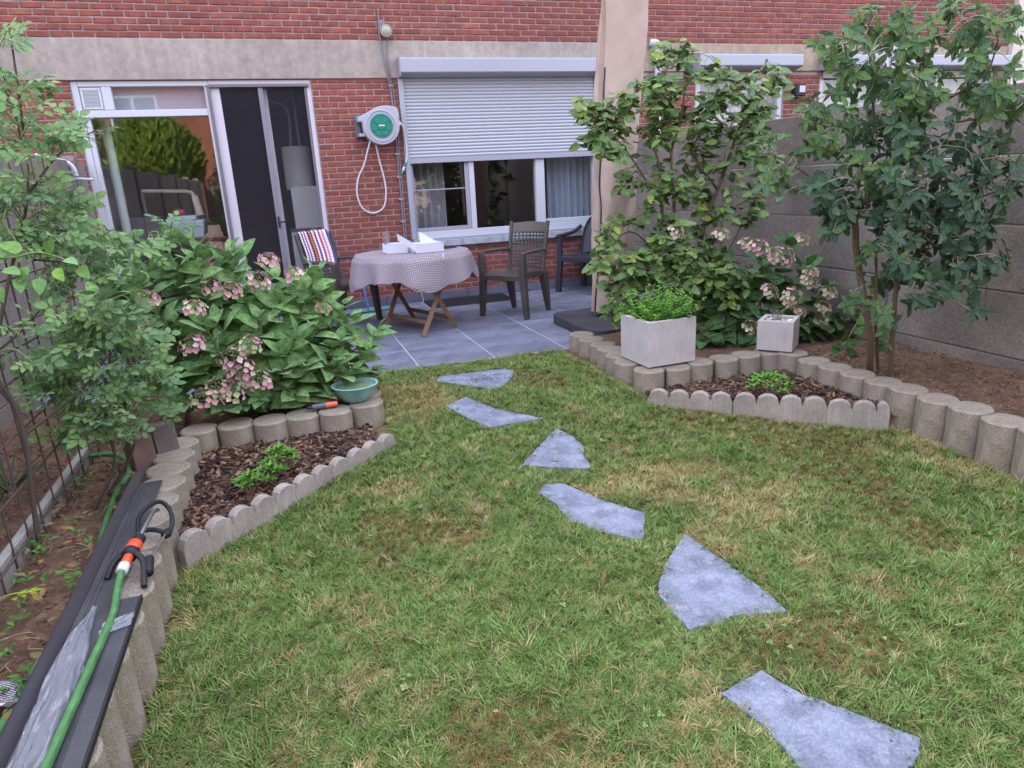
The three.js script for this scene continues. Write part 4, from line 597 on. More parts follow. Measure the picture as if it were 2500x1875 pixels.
// ---------------------------------------------------------------- metal profiles, film, hose and sprinkler on the left palisades
{
  const y0 = 0.127;
  const ang = thing('metal_profile', 'long grey metal angle profile lying along the left palisade tops', 'metal profile');
  part('web', puv(rspan(-0.742, -0.648, y0, y0 + 0.004, 4.86, 8.6, 0.0015)), M.rail, ang);
  const tip = grid(1, 40, (u, v) => { const z = lerp(4.70, 8.6, v), h = u * 0.042 * sstep(4.68, 4.85, z); return V(-0.744 - u * 0.016, y0 + 0.002 + h, z); }, (u, v, p) => [p.y, p.z]); part('upright_flange', [tip, tip.clone().translate(-0.003, 0.001, 0)], new THREE.MeshStandardMaterial({ color: '#5c585c', roughness: 0.4, metalness: 0.4, side: THREE.DoubleSide }), ang);
  part('fold_line', puv(merge([rspan(-0.722, -0.719, y0 + 0.004, y0 + 0.007, 4.87, 8.6, 0.001), rspan(-0.707, -0.705, y0 + 0.004, y0 + 0.006, 4.87, 8.6, 0.0008)])), M.rail, ang);
  const pl = thing('dark_fascia_board', 'dark grey grooved fascia board beside the angle profile on the palisades', 'board');
  part('board', puv(rspan(-0.642, -0.571, y0, y0 + 0.018, 5.868, 8.6, 0.003)), M.railDark, pl);
  part('grooves', puv(merge([-0.628, -0.622, -0.617].map((x) => rspan(x, x + 0.002, y0 + 0.018, y0 + 0.0205, 6.2, 8.6, 0.0008)))), M.railDark, pl);
  part('edge_lip', puv(rspan(-0.570, -0.564, y0 + 0.002, y0 + 0.021, 5.868, 8.6, 0.002)), M.black, pl);
  // crumpled clear film
  const filmM = new THREE.MeshPhysicalMaterial({ color: '#e0e2ea', roughness: 0.16, transmission: 0.78, thickness: 0, side: THREE.DoubleSide });
  const film = grid(34, 420, (u, v) => { const z = lerp(5.9, 8.4, v), w = 0.012 + 0.07 * sstep(5.88, 6.15, z), c = -0.692 + 0.006 * Math.sin(z * 9), a = u * Math.PI, r = fbm(z * 9, u * 8, 7, 0, 4) - 0.5, r2 = Math.abs(fbm(z * 7 + u * 3, u * 9 - z * 2, 8, 0, 3) - 0.5); return V(c - Math.cos(a) * w * 0.5 + r * 0.016, y0 + 0.008 + Math.sin(a) * (0.016 + 0.012 * sstep(6, 6.3, z)) + r * 0.016 + r2 * 0.05, z); });
  single('plastic_film', film, filmM, 'crumpled clear plastic film lying in the metal profile', 'plastic film');
  const film2 = grid(10, 12, (u, v) => { const r = fbm(u * 5, v * 5, 17, 0, 4) - 0.5; return V(-0.645 + u * 0.08, y0 + 0.026 + r * 0.02, 6.0 + v * 0.07 - u * 0.03 + r * 0.03); }); single('plastic_film', film2, filmM, 'small torn scrap of clear film across the dark fascia board', 'plastic film');
  // hose to the sprinkler
  single('garden_hose', tube([V(-0.642, 0.170, 5.735), V(-0.640, 0.158, 5.82), V(-0.628, 0.150, 5.95), V(-0.630, 0.157, 6.2), V(-0.638, 0.158, 6.5), V(-0.648, 0.158, 6.9), V(-0.65, 0.157, 7.6), V(-0.65, 0.157, 8.5)], 0.0115, 10, 0.0115, true, 60), M.hoseGreen, 'green garden hose running along the metal profile to the sprinkler', 'hose');
  // oscillating sprinkler
  const sp = thing('lawn_sprinkler', 'black and orange oscillating sprinkler with steel tubes on the palisades', 'sprinkler');
  const Y = 0.165, hd = [V(-0.652, Y - 0.02, 5.41), V(-0.655, Y + 0.012, 5.34), V(-0.625, Y + 0.03, 5.285), V(-0.59, Y + 0.034, 5.275), V(-0.555, Y + 0.022, 5.32), V(-0.535, Y + 0.0, 5.40), V(-0.54, Y - 0.02, 5.475)];
  part('front_foot', [tube(hd, 0.0085, 8, 0.0085, true, 40), tube([V(-0.652, Y - 0.014, 5.415), V(-0.60, Y - 0.006, 5.43), V(-0.545, Y - 0.014, 5.468)], 0.009, 8), tube([V(-0.545, Y - 0.012, 5.462), V(-0.545, Y - 0.004, 5.50)], 0.016, 8)], M.black, sp);
  part('spray_tube', tube([V(-0.592, Y + 0.022, 5.325), V(-0.598, Y + 0.034, 5.36), V(-0.607, Y + 0.034, 5.45), V(-0.62, Y + 0.02, 5.56)], 0.0085, 10), M.steel, sp);
  part('side_rod', tube([V(-0.648, Y - 0.012, 5.42), V(-0.672, Y - 0.006, 5.58)], 0.005, 8), M.steel, sp); part('side_rod', tube([V(-0.546, Y - 0.004, 5.49), V(-0.572, Y - 0.006, 5.68)], 0.005, 8), M.steel, sp);
  part('gear_body', [tube([V(-0.617, Y + 0.022, 5.545), V(-0.627, Y + 0.018, 5.60)], 0.021, 14), tube([V(-0.629, Y + 0.016, 5.62), V(-0.634, Y + 0.014, 5.655)], 0.025, 14)], M.black, sp);
  part('orange_collar', tube([V(-0.624, Y + 0.02, 5.585), V(-0.630, Y + 0.017, 5.625)], 0.0245, 14), M.orange, sp);
  part('rear_foot', [tube([V(-0.70, 0.133, 5.70), V(-0.675, Y + 0.006, 5.655), V(-0.635, Y + 0.024, 5.64), V(-0.595, Y + 0.008, 5.67), V(-0.572, 0.135, 5.80)], 0.0105, 8, 0.0105, true, 30), tube([V(-0.574, Y - 0.006, 5.66), V(-0.566, Y - 0.018, 5.74)], 0.016, 8)], M.black, sp);
  part('coupling', tube([V(-0.634, Y + 0.014, 5.66), V(-0.639, Y + 0.008, 5.705)], 0.0155, 14), M.orange, sp); part('coupling_ring', tube([V(-0.639, Y + 0.008, 5.704), V(-0.642, Y + 0.005, 5.74)], 0.0175, 14), M.whiteMatt, sp);
  // the same hose again lower down beside the soil
  single('garden_hose', tube([V(-1.15, 0.09, 4.25), V(-0.98, 0.10, 4.30), V(-0.88, 0.10, 4.42), V(-0.84, 0.09, 4.58), V(-0.85, 0.085, 4.8), V(-0.83, 0.085, 5.1), V(-0.80, 0.085, 5.4), V(-0.79, 0.08, 5.65), V(-0.82, 0.07, 6.0), V(-0.86, 0.06, 6.5)], 0.013, 9, 0.013, true, 60), M.hoseGreen, 'green hose curving over the soil behind the left palisades', 'hose');
}
{ // two loose paving blocks on the corner, weathered plank, rusty trellis, food label, white frame
  const blk = (label, x, y, z, r, c) => { const o = single('paving_block', puv(rbox(0.105, 0.2, 0.105, 0.008, 0, 0, 0), 2, rnd(), rnd()), mat(c, { roughness: 0.95, map: rep(concreteT, 2), bumpMap: rep(concreteB, 2), bumpScale: 0.003 }), label, 'paving block'); o.position.set(x, y, z); o.rotation.set(-0.1, r, 0.06); };
  blk('upright reddish paving block propped beside the left palisades', -0.795, 0.135, 4.50, 0.55, '#b59a98'); blk('upright grey paving block leaning behind the reddish one', -0.70, 0.15, 4.39, 0.35, '#a8a3a6');
  single('wooden_plank', puv(rbox(0.035, 0.15, 6.0, 0.004, -1.095, 0.06, 7.2)), M.greyWood, 'weathered grey plank edging on the ground under the trellis', 'plank');
  const tr = thing('rusty_trellis', 'rusty steel rod trellis standing in front of the left fence', 'trellis', [-1.07, 0.0, 0]);
  for (let k = 0; k < 26; k++) { const z = 3.95 + k * 0.155; part('upright_rod', tube([V(rr(-0.004, 0.004), -0.05, z), V(rr(-0.01, 0.01), 1.62, z + rr(-0.01, 0.01))], 0.0042, 6), M.rust, tr); }
  for (let k = 0; k < 9; k++) part('cross_rod', tube([V(0.008, 0.12 + k * 0.185, 3.93), V(0.008, 0.12 + k * 0.185 + rr(-0.01, 0.01), 7.9)], 0.0042, 6), M.rust, tr);
  const labT = canvasTex(256, 160, (g, w, h) => { g.fillStyle = '#5b5357'; g.fillRect(0, 0, w, h); g.fillStyle = '#e6e3e6'; g.fillRect(8, 8, 44, 26); g.fillStyle = '#6b666b'; for (let i = 0; i < 12; i++) g.fillRect(12 + i * 3.2, 11, 1.4, 20); g.fillStyle = '#d9d4d8'; for (let r = 0; r < 10; r++) { let x = 8; while (x < w - 14) { const l = 6 + hash(r, x, 9) * 34; g.fillRect(x, 44 + r * 11, l, 3.4); x += l + 5; } } g.fillRect(150, 10, 40, 24); });
  const paper = single('printed_label', grid(6, 4, (u, v) => V((u - 0.5) * 0.13, 0.004 + 0.006 * Math.sin(u * 5 + v * 3), (v - 0.5) * 0.085)), new THREE.MeshStandardMaterial({ map: labT, roughness: 0.7, side: THREE.DoubleSide }), 'dark printed plant label lying on the left bed soil', 'label'); paper.position.set(-0.865, 0.075, 6.13); paper.rotation.y = -0.55;
  const wf = thing('white_plastic_frame', 'white plastic handle frame hooked on top of the left fence', 'plastic frame'), q = (x, y) => atZ(x * 0.24111, 300 + y * 0.24111, 0.62);
  part('handle', tube([q(360, 330), q(470, 350), q(560, 375), q(690, 410), q(740, 455), q(775, 545)], 0.022, 8, 0.022, true, 30), M.white, wf); part('ledge', tube([q(340, 540), q(560, 556), q(780, 566), q(945, 574)], 0.013, 8), M.white, wf); part('strut', tube([q(520, 395), q(600, 450), q(575, 530), q(620, 560)], 0.018, 8), M.white, wf);
}
{ // bowl and hose connector on the palisades
  const b = thing('plastic_bowl', 'turquoise plastic bowl of murky water on the left palisades', 'bowl', [0.285, 0.122, 4.03]);
  part('bowl_wall', new THREE.LatheGeometry([[0, 0.002], [0.062, 0.002], [0.075, 0.006], [0.108, 0.05], [0.126, 0.092], [0.137, 0.096], [0.138, 0.100], [0.128, 0.100], [0.122, 0.094], [0.104, 0.054], [0.07, 0.012], [0, 0.010]].map((p) => new THREE.Vector2(...p)), 48), mat('#9fdcd4', { roughness: 0.5, map: grainT }), b);
  part('water', new THREE.CircleGeometry(0.117, 40).rotateX(-Math.PI / 2).translate(0, 0.082, 0), mat('#a3b890', { roughness: 0.08, map: rep(grainT, 2) }), b);
  const n = thing('hose_connector', 'grey and orange hose nozzle lying on the left palisade tops', 'hose nozzle', [0.085, 0.142, 4.12], 0.08); const ax = (a, c, r, r2 = r) => tube([V(a, 0, 0), V(c, 0, 0)], r, 14, r2);
  part('grip', ax(-0.055, 0.02, 0.0155, 0.017), M.greyDark, n); part('tip', ax(-0.085, -0.055, 0.009, 0.012), M.black, n); part('collar', ax(0.02, 0.085, 0.0165, 0.015), mat('#dd6a4e', { roughness: 0.5 }), n);
}
// ---------------------------------------------------------------- planters on the right palisades
function planter(label, pos, turn, s, h, fill) {
  const t = thing('stone_planter', label, 'planter', pos, turn), w = 0.022, y = h / 2;
  const o = new THREE.Shape([[-s / 2, -s / 2], [s / 2, -s / 2], [s / 2, s / 2], [-s / 2, s / 2]].map((p) => new THREE.Vector2(...p))); o.holes.push(new THREE.Path([[-s / 2 + w, -s / 2 + w], [-s / 2 + w, s / 2 - w], [s / 2 - w, s / 2 - w], [s / 2 - w, -s / 2 + w]].map((p) => new THREE.Vector2(...p))));
  part('box_wall', puv(new THREE.ExtrudeGeometry(o, { depth: h - 0.008, bevelEnabled: true, bevelSize: 0.004, bevelThickness: 0.004, bevelSegments: 2 }).rotateX(-Math.PI / 2).translate(0, 0.004, 0), 1, 0.13, 0.07), M.planter, t); void y;
  part('compost', grid(14, 14, (u, v) => V((u - 0.5) * (s - 2 * w + 0.002), h * fill + 0.012 * (fbm(u * 6, v * 6, 4, 0, 3) - 0.5), (v - 0.5) * (s - 2 * w + 0.002)), (u, v, p) => [p.x, p.z]), M.soil, t); part('floor', box(s - 0.01, 0.02, s - 0.01, 0, 0.014, 0), M.soil, t); return t;
}
const bigPlanter = planter('large square pale stone planter with wood grain, full of green mint', [2.279, 0.126, 4.068], 0.04, 0.345, 0.295, 0.9); void bigPlanter;
const smallPlanter = planter('small square pale stone planter holding pebbles and dry stalks', [3.138, 0.127, 4.203], -0.87, 0.222, 0.205, 0.86);
{
  for (let k = 0; k < 13; k++) { const g = new THREE.IcosahedronGeometry(rr(0.011, 0.02), 1), p = g.attributes.position, a = rr(0.7, 1.3); for (let i = 0; i < p.count; i++) p.setXYZ(i, p.getX(i) * a, p.getY(i) * 0.7, p.getZ(i)); g.computeVertexNormals(); const o = single('white_pebble', g, mat(pick(['#d9d4ce', '#e6e2de', '#bcb4ac']), { roughness: 0.7 }), 'pale rounded pebble lying in the small stone planter', 'pebble', 'pebbles in the small planter'); const x = rr(-0.075, 0.075), z = rr(-0.075, 0.075); o.position.copy(V(x, 0, z).applyAxisAngle(V(0, 1, 0), -0.87)).add(V(3.138, 0.127 + 0.186, 4.203)); o.rotation.y = rr(0, 6); }
  const st = []; for (let k = 0; k < 12; k++) { const x = rr(-0.04, 0.03), z = rr(-0.05, 0.02); st.push(tube([V(x, 0.16, z), V(x + rr(-0.02, 0.02), 0.22, z), V(x + rr(-0.05, 0.05), rr(0.24, 0.275), z + rr(-0.03, 0.03))], 0.0016, 4)); } part('dry_stalks', st, M.twig, smallPlanter);
}
// ---------------------------------------------------------------- what shows through the panes
{
  const sh = thing('workbench_shelf', 'wooden shelf inside the room behind the fixed pane', 'shelf', [-1.05, 0, -0.75]); part('shelf_board', puv(rbox(1.25, 0.035, 0.45, 0.004, 0, 0.86, 0)), mat('#c9a070', { roughness: 0.6, map: woodT }), sh); for (const s of [-1, 1]) part('shelf_leg', bar(V(s * 0.58, 0.012, 0.15), V(s * 0.58, 0.84, 0.15), 0.05), M.inner, sh);
  const sb = thing('storage_box', 'pale blue plastic storage box on the shelf behind the fixed pane', 'box', [-1.02, 0.879, -0.72]); const bg = rbox(0.42, 0.2, 0.3, 0.02, 0, 0.1, 0), bp = bg.attributes.position; for (let i = 0; i < bp.count; i++) { const k = 0.86 + 0.7 * bp.getY(i); bp.setX(i, bp.getX(i) * k); bp.setZ(i, bp.getZ(i) * k); } bg.computeVertexNormals(); part('tub', bg, mat('#a9bfc9', { roughness: 0.4 }), sb); part('lid', rbox(0.30, 0.05, 0.2, 0.012, -0.02, 0.226, 0), mat('#b4cbd2', { roughness: 0.4 }), sb);
  single('red_tin', cyl(0.035, 0.035, 0.10, 16).rotateZ(Math.PI / 2).translate(-1.06, 1.167, -0.70), mat('#b4304a', { roughness: 0.4 }), 'small red tin lying on the storage box lid', 'tin');
  single('dark_crate', rbox(0.38, 0.26, 0.28, 0.015, -1.45, 1.009, -0.76), mat('#55525a', { roughness: 0.6 }), 'dark grey crate on the shelf left of the storage box', 'crate');
  const lp = thing('desk_lamp', 'cream bent arm desk lamp above the storage box', 'lamp', [-0.98, 0, -0.9]); part('arm', tube([V(-0.45, 1.42, 0), V(-0.1, 1.40, 0), V(0.02, 1.39, 0), V(0.07, 1.36, 0.02), V(0.1, 1.18, 0.03)], 0.02, 8), M.cream, lp); part('lamp_head', tube([V(0.085, 1.34, 0.02), V(0.11, 1.12, 0.03)], 0.036, 12, 0.045), M.cream, lp); part('base_rod', bar(V(-0.45, 0.012, 0), V(-0.45, 1.42, 0), 0.03), M.greyDark, lp);
  const dc = thing('dust_sheet', 'dusty pink cloth draped over a seat behind the fixed pane', 'cloth', [-0.72, 0.012, -0.6]); part('cloth', grid(40, 16, (u, v) => { const a = u * Math.PI * 2, r = (0.05 + 0.36 * Math.pow(1 - v, 1.3)) * (1 + 0.14 * Math.sin(a * 7)); return V(r * Math.cos(a) * 1.1, v * 1.0 * (v > 0.97 ? 1 : 1), r * Math.sin(a) * 0.7); }), new THREE.MeshStandardMaterial({ color: '#b58f86', roughness: 0.95, side: THREE.DoubleSide }), dc); part('seat_core', box(0.1, 0.9, 0.1, 0, 0.45, 0), M.inner, dc);
  single('standing_pipe', cyl(0.045, 0.045, 2.58, 20, -1.56, 1.30, -0.36), mat('#b9c9c4', { roughness: 0.5 }), 'pale green heating pipe inside the left edge of the fixed pane', 'pipe');
  const cb = thing('white_cabinet', 'white stacked kitchen cabinets inside the doorway', 'cabinet', [0.36, 0.012, -0.95]); part('cabinet_body', [rbox(0.5, 0.86, 0.5, 0.01, 0, 0.43, 0), rbox(0.38, 0.5, 0.4, 0.02, 0.0, 1.12, 0)], M.whiteMatt, cb); part('cabinet_door', [rbox(0.22, 0.78, 0.018, 0.004, -0.12, 0.44, 0.256), rbox(0.22, 0.78, 0.018, 0.004, 0.12, 0.44, 0.256)], M.white, cb); part('worktop', rbox(0.52, 0.03, 0.54, 0.004, 0, 0.877, 0), M.greyDark, cb);
  const wh = thing('water_heater', 'white cylindrical water heater with pipes inside the doorway', 'heater', [0.30, 0, -1.2]); part('tank', cyl(0.17, 0.17, 0.5, 28, 0, 1.6, 0), M.whiteMatt, wh); part('pipes', [tube([V(-0.05, 1.85, 0), V(-0.05, 2.3, 0), V(-0.3, 2.4, 0)], 0.02, 8), tube([V(0.05, 1.85, 0), V(0.05, 2.55, 0)], 0.02, 8)], M.alu, wh); part('wall_arm', box(0.1, 0.2, 3.1, 0, 1.6, -1.65), M.inner, wh);
  single('blue_apron', grid(16, 10, (u, v) => V(0.6 + u * 0.3, 0.55 + v * 1.2, -0.75 + 0.03 * Math.sin(u * 14))), new THREE.MeshStandardMaterial({ color: '#2e3f86', roughness: 0.95, side: THREE.DoubleSide }), 'dark blue overall hanging inside the doorway', 'overall');
  const mp = thing('green_mop', 'mop with lime green head standing inside the doorway', 'mop', [0.36, 0.012, -0.42]); part('stick', cyl(0.012, 0.012, 0.78, 10, 0, 0.39, 0), M.white, mp); part('head', rbox(0.075, 0.13, 0.05, 0.015, 0, 0.83, 0), mat('#a9c04a', { roughness: 0.9 }), mp);
  const curtain = (label, x0, x1, col, z) => single('window_curtain', grid(80, 6, (u, v) => { const x = lerp(x0, x1, u); return V(x, lerp(0.3, 2.5, v), z + 0.035 * Math.sin(u * (x1 - x0) * 70) + 0.01 * Math.sin(u * 31 + v * 2)); }), new THREE.MeshPhysicalMaterial({ color: col, roughness: 1, transmission: 0.3, thickness: 0, side: THREE.DoubleSide }), label, 'curtain');
  curtain('sheer grey curtain behind the left window pane', 1.44, 1.92, '#b9bbc4', -0.36); curtain('pale blue curtain behind the right window pane', 3.24, 3.85, '#b9cbe0', -0.36);
}
// ---------------------------------------------------------------- leaves
function leafGeo(len, wid, o = {}) {            // blade along +z, face up +y; folded along the midrib, bent down towards the tip
  const { n = 5, fold = 0.18, bend = 0.25, tip = 0.75, base = 0.6, stalk = 0.08, wave = 0 } = o, pos = [], uv = [], idx = [];
  for (let i = 0; i <= n; i++) {
    const t = i / n, w = wid / 2 * Math.pow(Math.sin(Math.PI * Math.pow(t, base)), tip) * (i === n ? 0 : 1), z = len * t, y = -bend * len * t * t, e = w * fold + wave * len * Math.sin(t * 9);
    pos.push(-w, y + e, z, 0, y, z, w, y + e, z); uv.push(0.5 - (w / wid), t, 0.5, t, 0.5 + w / wid, t);
  }
  for (let i = 0; i < n; i++) { const a = i * 3, b = a + 3; idx.push(a, b, a + 1, a + 1, b, b + 1, a + 1, b + 1, a + 2, a + 2, b + 1, b + 2); }
  if (stalk) { const o2 = pos.length / 3; pos.push(-0.0018, 0, 0, 0.0018, 0, 0, 0, -0.004, -len * stalk * 2); uv.push(0.5, 0, 0.5, 0, 0.5, 0); idx.push(o2, o2 + 1, o2 + 2); }
  const g = new THREE.BufferGeometry(); g.setAttribute('position', new THREE.Float32BufferAttribute(pos, 3)); g.setAttribute('uv', new THREE.Float32BufferAttribute(uv, 2)); g.setIndex(idx); g.computeVertexNormals(); return g;
}
function leafTex(base, vein, pairs, sd, blot = 0.25) {
  return tex(64, (u, v) => { const d = Math.abs(u - 0.5), f = fbm(u * 6, v * 10, sd, 0, 3); let k = 0; if (d < 0.018) k = 1; const s = (v - d * 0.55) * pairs, q = Math.abs(s - Math.round(s)); if (q < 0.07) k = Math.max(k, 0.55); let c = mixc(base, vein, k * 0.6); const m = 1 + (f - 0.5) * blot * 2; return c.map((x) => x * m); }, true, 128);
}
const leafMat = (map, o = {}) => new THREE.MeshPhysicalMaterial({ map, color: '#ffffff', roughness: 0.55, specularIntensity: 0.45, side: THREE.DoubleSide, ...o });
const basisM = (p, d, n, s = 1) => { const z = d.clone().normalize(), x = n.clone().cross(z).normalize(), y = z.clone().cross(x); return new THREE.Matrix4().makeBasis(x, y, z).scale(V(s, s, s)).setPosition(p); };
class Foliage {                                 // gathers one plant's leaves: the 300 that show largest become parts, the rest one mass
  constructor(geos, map, tints, o = {}) { this.geos = geos; this.tints = tints.map((t) => new THREE.Color(t)); this.mats = tints.map((t) => { const m = leafMat(map, o); m.color = new THREE.Color(t); return m; }); this.any = leafMat(map, o); this.list = []; }
  add(p, d, n, s, tint, geo) { if (Math.abs(d.clone().normalize().dot(n.clone().normalize())) > 0.98) n = V(0.3, 0.5, 0.8); this.list.push({ p, m: basisM(p, d, n, s), s, t: tint ?? Math.floor(rnd() * this.mats.length), g: geo ?? Math.floor(rnd() * this.geos.length) }); }
  build(parent, name = 'leaf', most = 300, mass = 'foliage') {
    const seen = (p) => { const q = p.clone().project(camera); return Math.abs(q.x) < 1.03 && Math.abs(q.y) < 1.03; };
    for (const l of this.list) l.k = (seen(l.p) ? 0 : 50) + depthOf(l.p) / l.s;
    this.list.sort((a, b) => a.k - b.k);
    this.list.slice(0, most).forEach((l) => { const o = part(name, this.geos[l.g], this.mats[l.t], parent); o.applyMatrix4(l.m); });
    const rest = this.list.slice(most);
    this.geos.forEach((g, gi) => { const r = rest.filter((l) => l.g === gi); if (!r.length) return; const im = new THREE.InstancedMesh(g, this.any, r.length); r.forEach((l, i) => { im.setMatrixAt(i, l.m); im.setColorAt(i, this.tints[l.t]); }); im.name = mass; im.userData.kind = 'stuff'; im.castShadow = im.receiveShadow = true; parent.add(im); });
  }
}
const rdir = () => { const a = rnd() * Math.PI * 2, y = rr(-1, 1), r = Math.sqrt(1 - y * y); return V(r * Math.cos(a), y, r * Math.sin(a)); };

// ---------------------------------------------------------------- hydrangeas
const hydT = leafTex([130, 160, 112], [186, 206, 160], 9, 201), hydG = [leafGeo(0.165, 0.10, { n: 6, fold: 0.2, bend: 0.16, wave: 0.004 }), leafGeo(0.15, 0.088, { n: 6, fold: 0.26, bend: 0.28 }), leafGeo(0.18, 0.102, { n: 6, fold: 0.14, bend: 0.1, wave: 0.005 })];
const petalG = (() => { const l = []; for (let k = 0; k < 4; k++) l.push(leafGeo(0.017, 0.017, { n: 3, fold: 0.1, bend: -0.1, tip: 0.5, base: 0.8, stalk: 0 }).rotateX(-0.25).rotateY(k * Math.PI / 2)); return merge(l); })();
const petalM = new THREE.MeshPhysicalMaterial({ color: '#ffffff', vertexColors: true, roughness: 0.8, side: THREE.DoubleSide });
const tinted = (g, c) => { const n = g.attributes.position.count, a = new Float32Array(n * 3); for (let i = 0; i < n; i++) { a[3 * i] = c.r; a[3 * i + 1] = c.g; a[3 * i + 2] = c.b; } g.setAttribute('color', new THREE.BufferAttribute(a, 3)); return g; };
function flowerHead(parent, p, axis, r, n, palette) {
  const l = [], q = new THREE.Quaternion().setFromUnitVectors(V(0, 1, 0), axis.clone().normalize()), cols = palette.map((c) => new THREE.Color(c));
  for (let k = 0; k < 26; k++) { const a = k * 2.4, t = Math.sqrt(k / 26) * 0.75, b = new THREE.IcosahedronGeometry(rr(0.0025, 0.0045), 0).translate(r * t * Math.cos(a), r * 0.42 * (1 - t * t) + rr(-0.004, 0.008), r * t * Math.sin(a)).applyQuaternion(q).translate(p.x, p.y, p.z); l.push(tinted(b, new THREE.Color(pick(['#8d9460', '#9aa06c', '#a98f7a'])))); }
  for (let k = 0; k < n; k++) {
    const a = k * 2.4, t = Math.sqrt(lerp(0.25, 1.08, (k + 0.5) / n)), rad = r * t, d = V(Math.cos(a) * t, 0.9 - t * 0.55, Math.sin(a) * t).normalize(), pos = V(rad * Math.cos(a), r * 0.45 * (1 - t * t) + rr(-0.006, 0.006), rad * Math.sin(a));
    const g = petalG.clone(), s = rr(1.0, 1.45); g.scale(s, s, s).rotateY(rr(0, 6)).applyQuaternion(new THREE.Quaternion().setFromUnitVectors(V(0, 1, 0), d.add(rdir().multiplyScalar(0.35)).normalize())).translate(pos.x, pos.y, pos.z).applyQuaternion(q).translate(p.x, p.y, p.z);
    l.push(tinted(g, pick(cols).clone().multiplyScalar(rr(0.72, 1.0))));
  }
  part('flower_head', l, petalM, parent);
}
const pinkPal = ['#cf9aa4', '#d6abb0', '#c68c9a', '#d4c2ac', '#c6c49c', '#dab8b4'], greenPal = ['#c0c29a', '#cfc8a8', '#d2b8a6', '#b2ba8c', '#cfa89e'];
function hydrangea(label, base, tips, flowers, tints, zMin = -9) {
  const t = thing('hydrangea', label, 'shrub'), f = new Foliage(hydG, hydT, tints, { roughness: 0.95, transmission: 0.25, thickness: 0 }), stems = [];
  tips.forEach((tip, k) => {
    const b = base.clone().add(V(rr(-0.16, 0.16), 0, rr(-0.12, 0.12))), mid = b.clone().lerp(tip, 0.5).add(V(0, 0.05, 0)).add(V((tip.x - b.x) * 0.12, 0, (tip.z - b.z) * 0.12)), c = new THREE.CatmullRomCurve3([b, mid, tip]), L = c.getLength(), n = Math.max(4, Math.floor(L * 0.7 / 0.058));
    stems.push(tube([b, mid, tip], 0.0055, 5, 0.003));
    for (let i = 0; i < n; i++) {
      const u = 1 - i / n * 0.7, p = c.getPoint(u), tg = c.getTangent(u), a0 = (i % 2) * Math.PI / 2 + k, size = i === 0 ? 0.62 : i === 1 ? 0.95 : rr(0.8, 1.15);
      for (const s of [0, Math.PI]) { const a = a0 + s + rr(-0.3, 0.3), sd = V(Math.cos(a), 0, Math.sin(a)), upk = i === 0 ? 1.5 : i === 1 ? 1.0 : rr(0.2, 0.75) - i * 0.04, d = sd.addScaledVector(tg, upk).add(V(0, -0.06 * i * 0.3, 0)).normalize(); if (p.z + d.z * 0.1 < zMin) continue; const ow = p.clone().sub(base).setY(0).add(V(0, 0, 0.22)).normalize(); f.add(p.clone().addScaledVector(d, 0.012), d, V(0, 0.75, 0).addScaledVector(ow, i < 2 ? 0.3 : 0.75).add(rdir().multiplyScalar(0.25)), size * rr(0.92, 1.12)); }
    }
  });
  f.build(t); part('stems', stems, M.greenStem, t);
  for (const [p, ax, r, n, pal] of flowers) flowerHead(t, p, ax, r, n, pal);
}
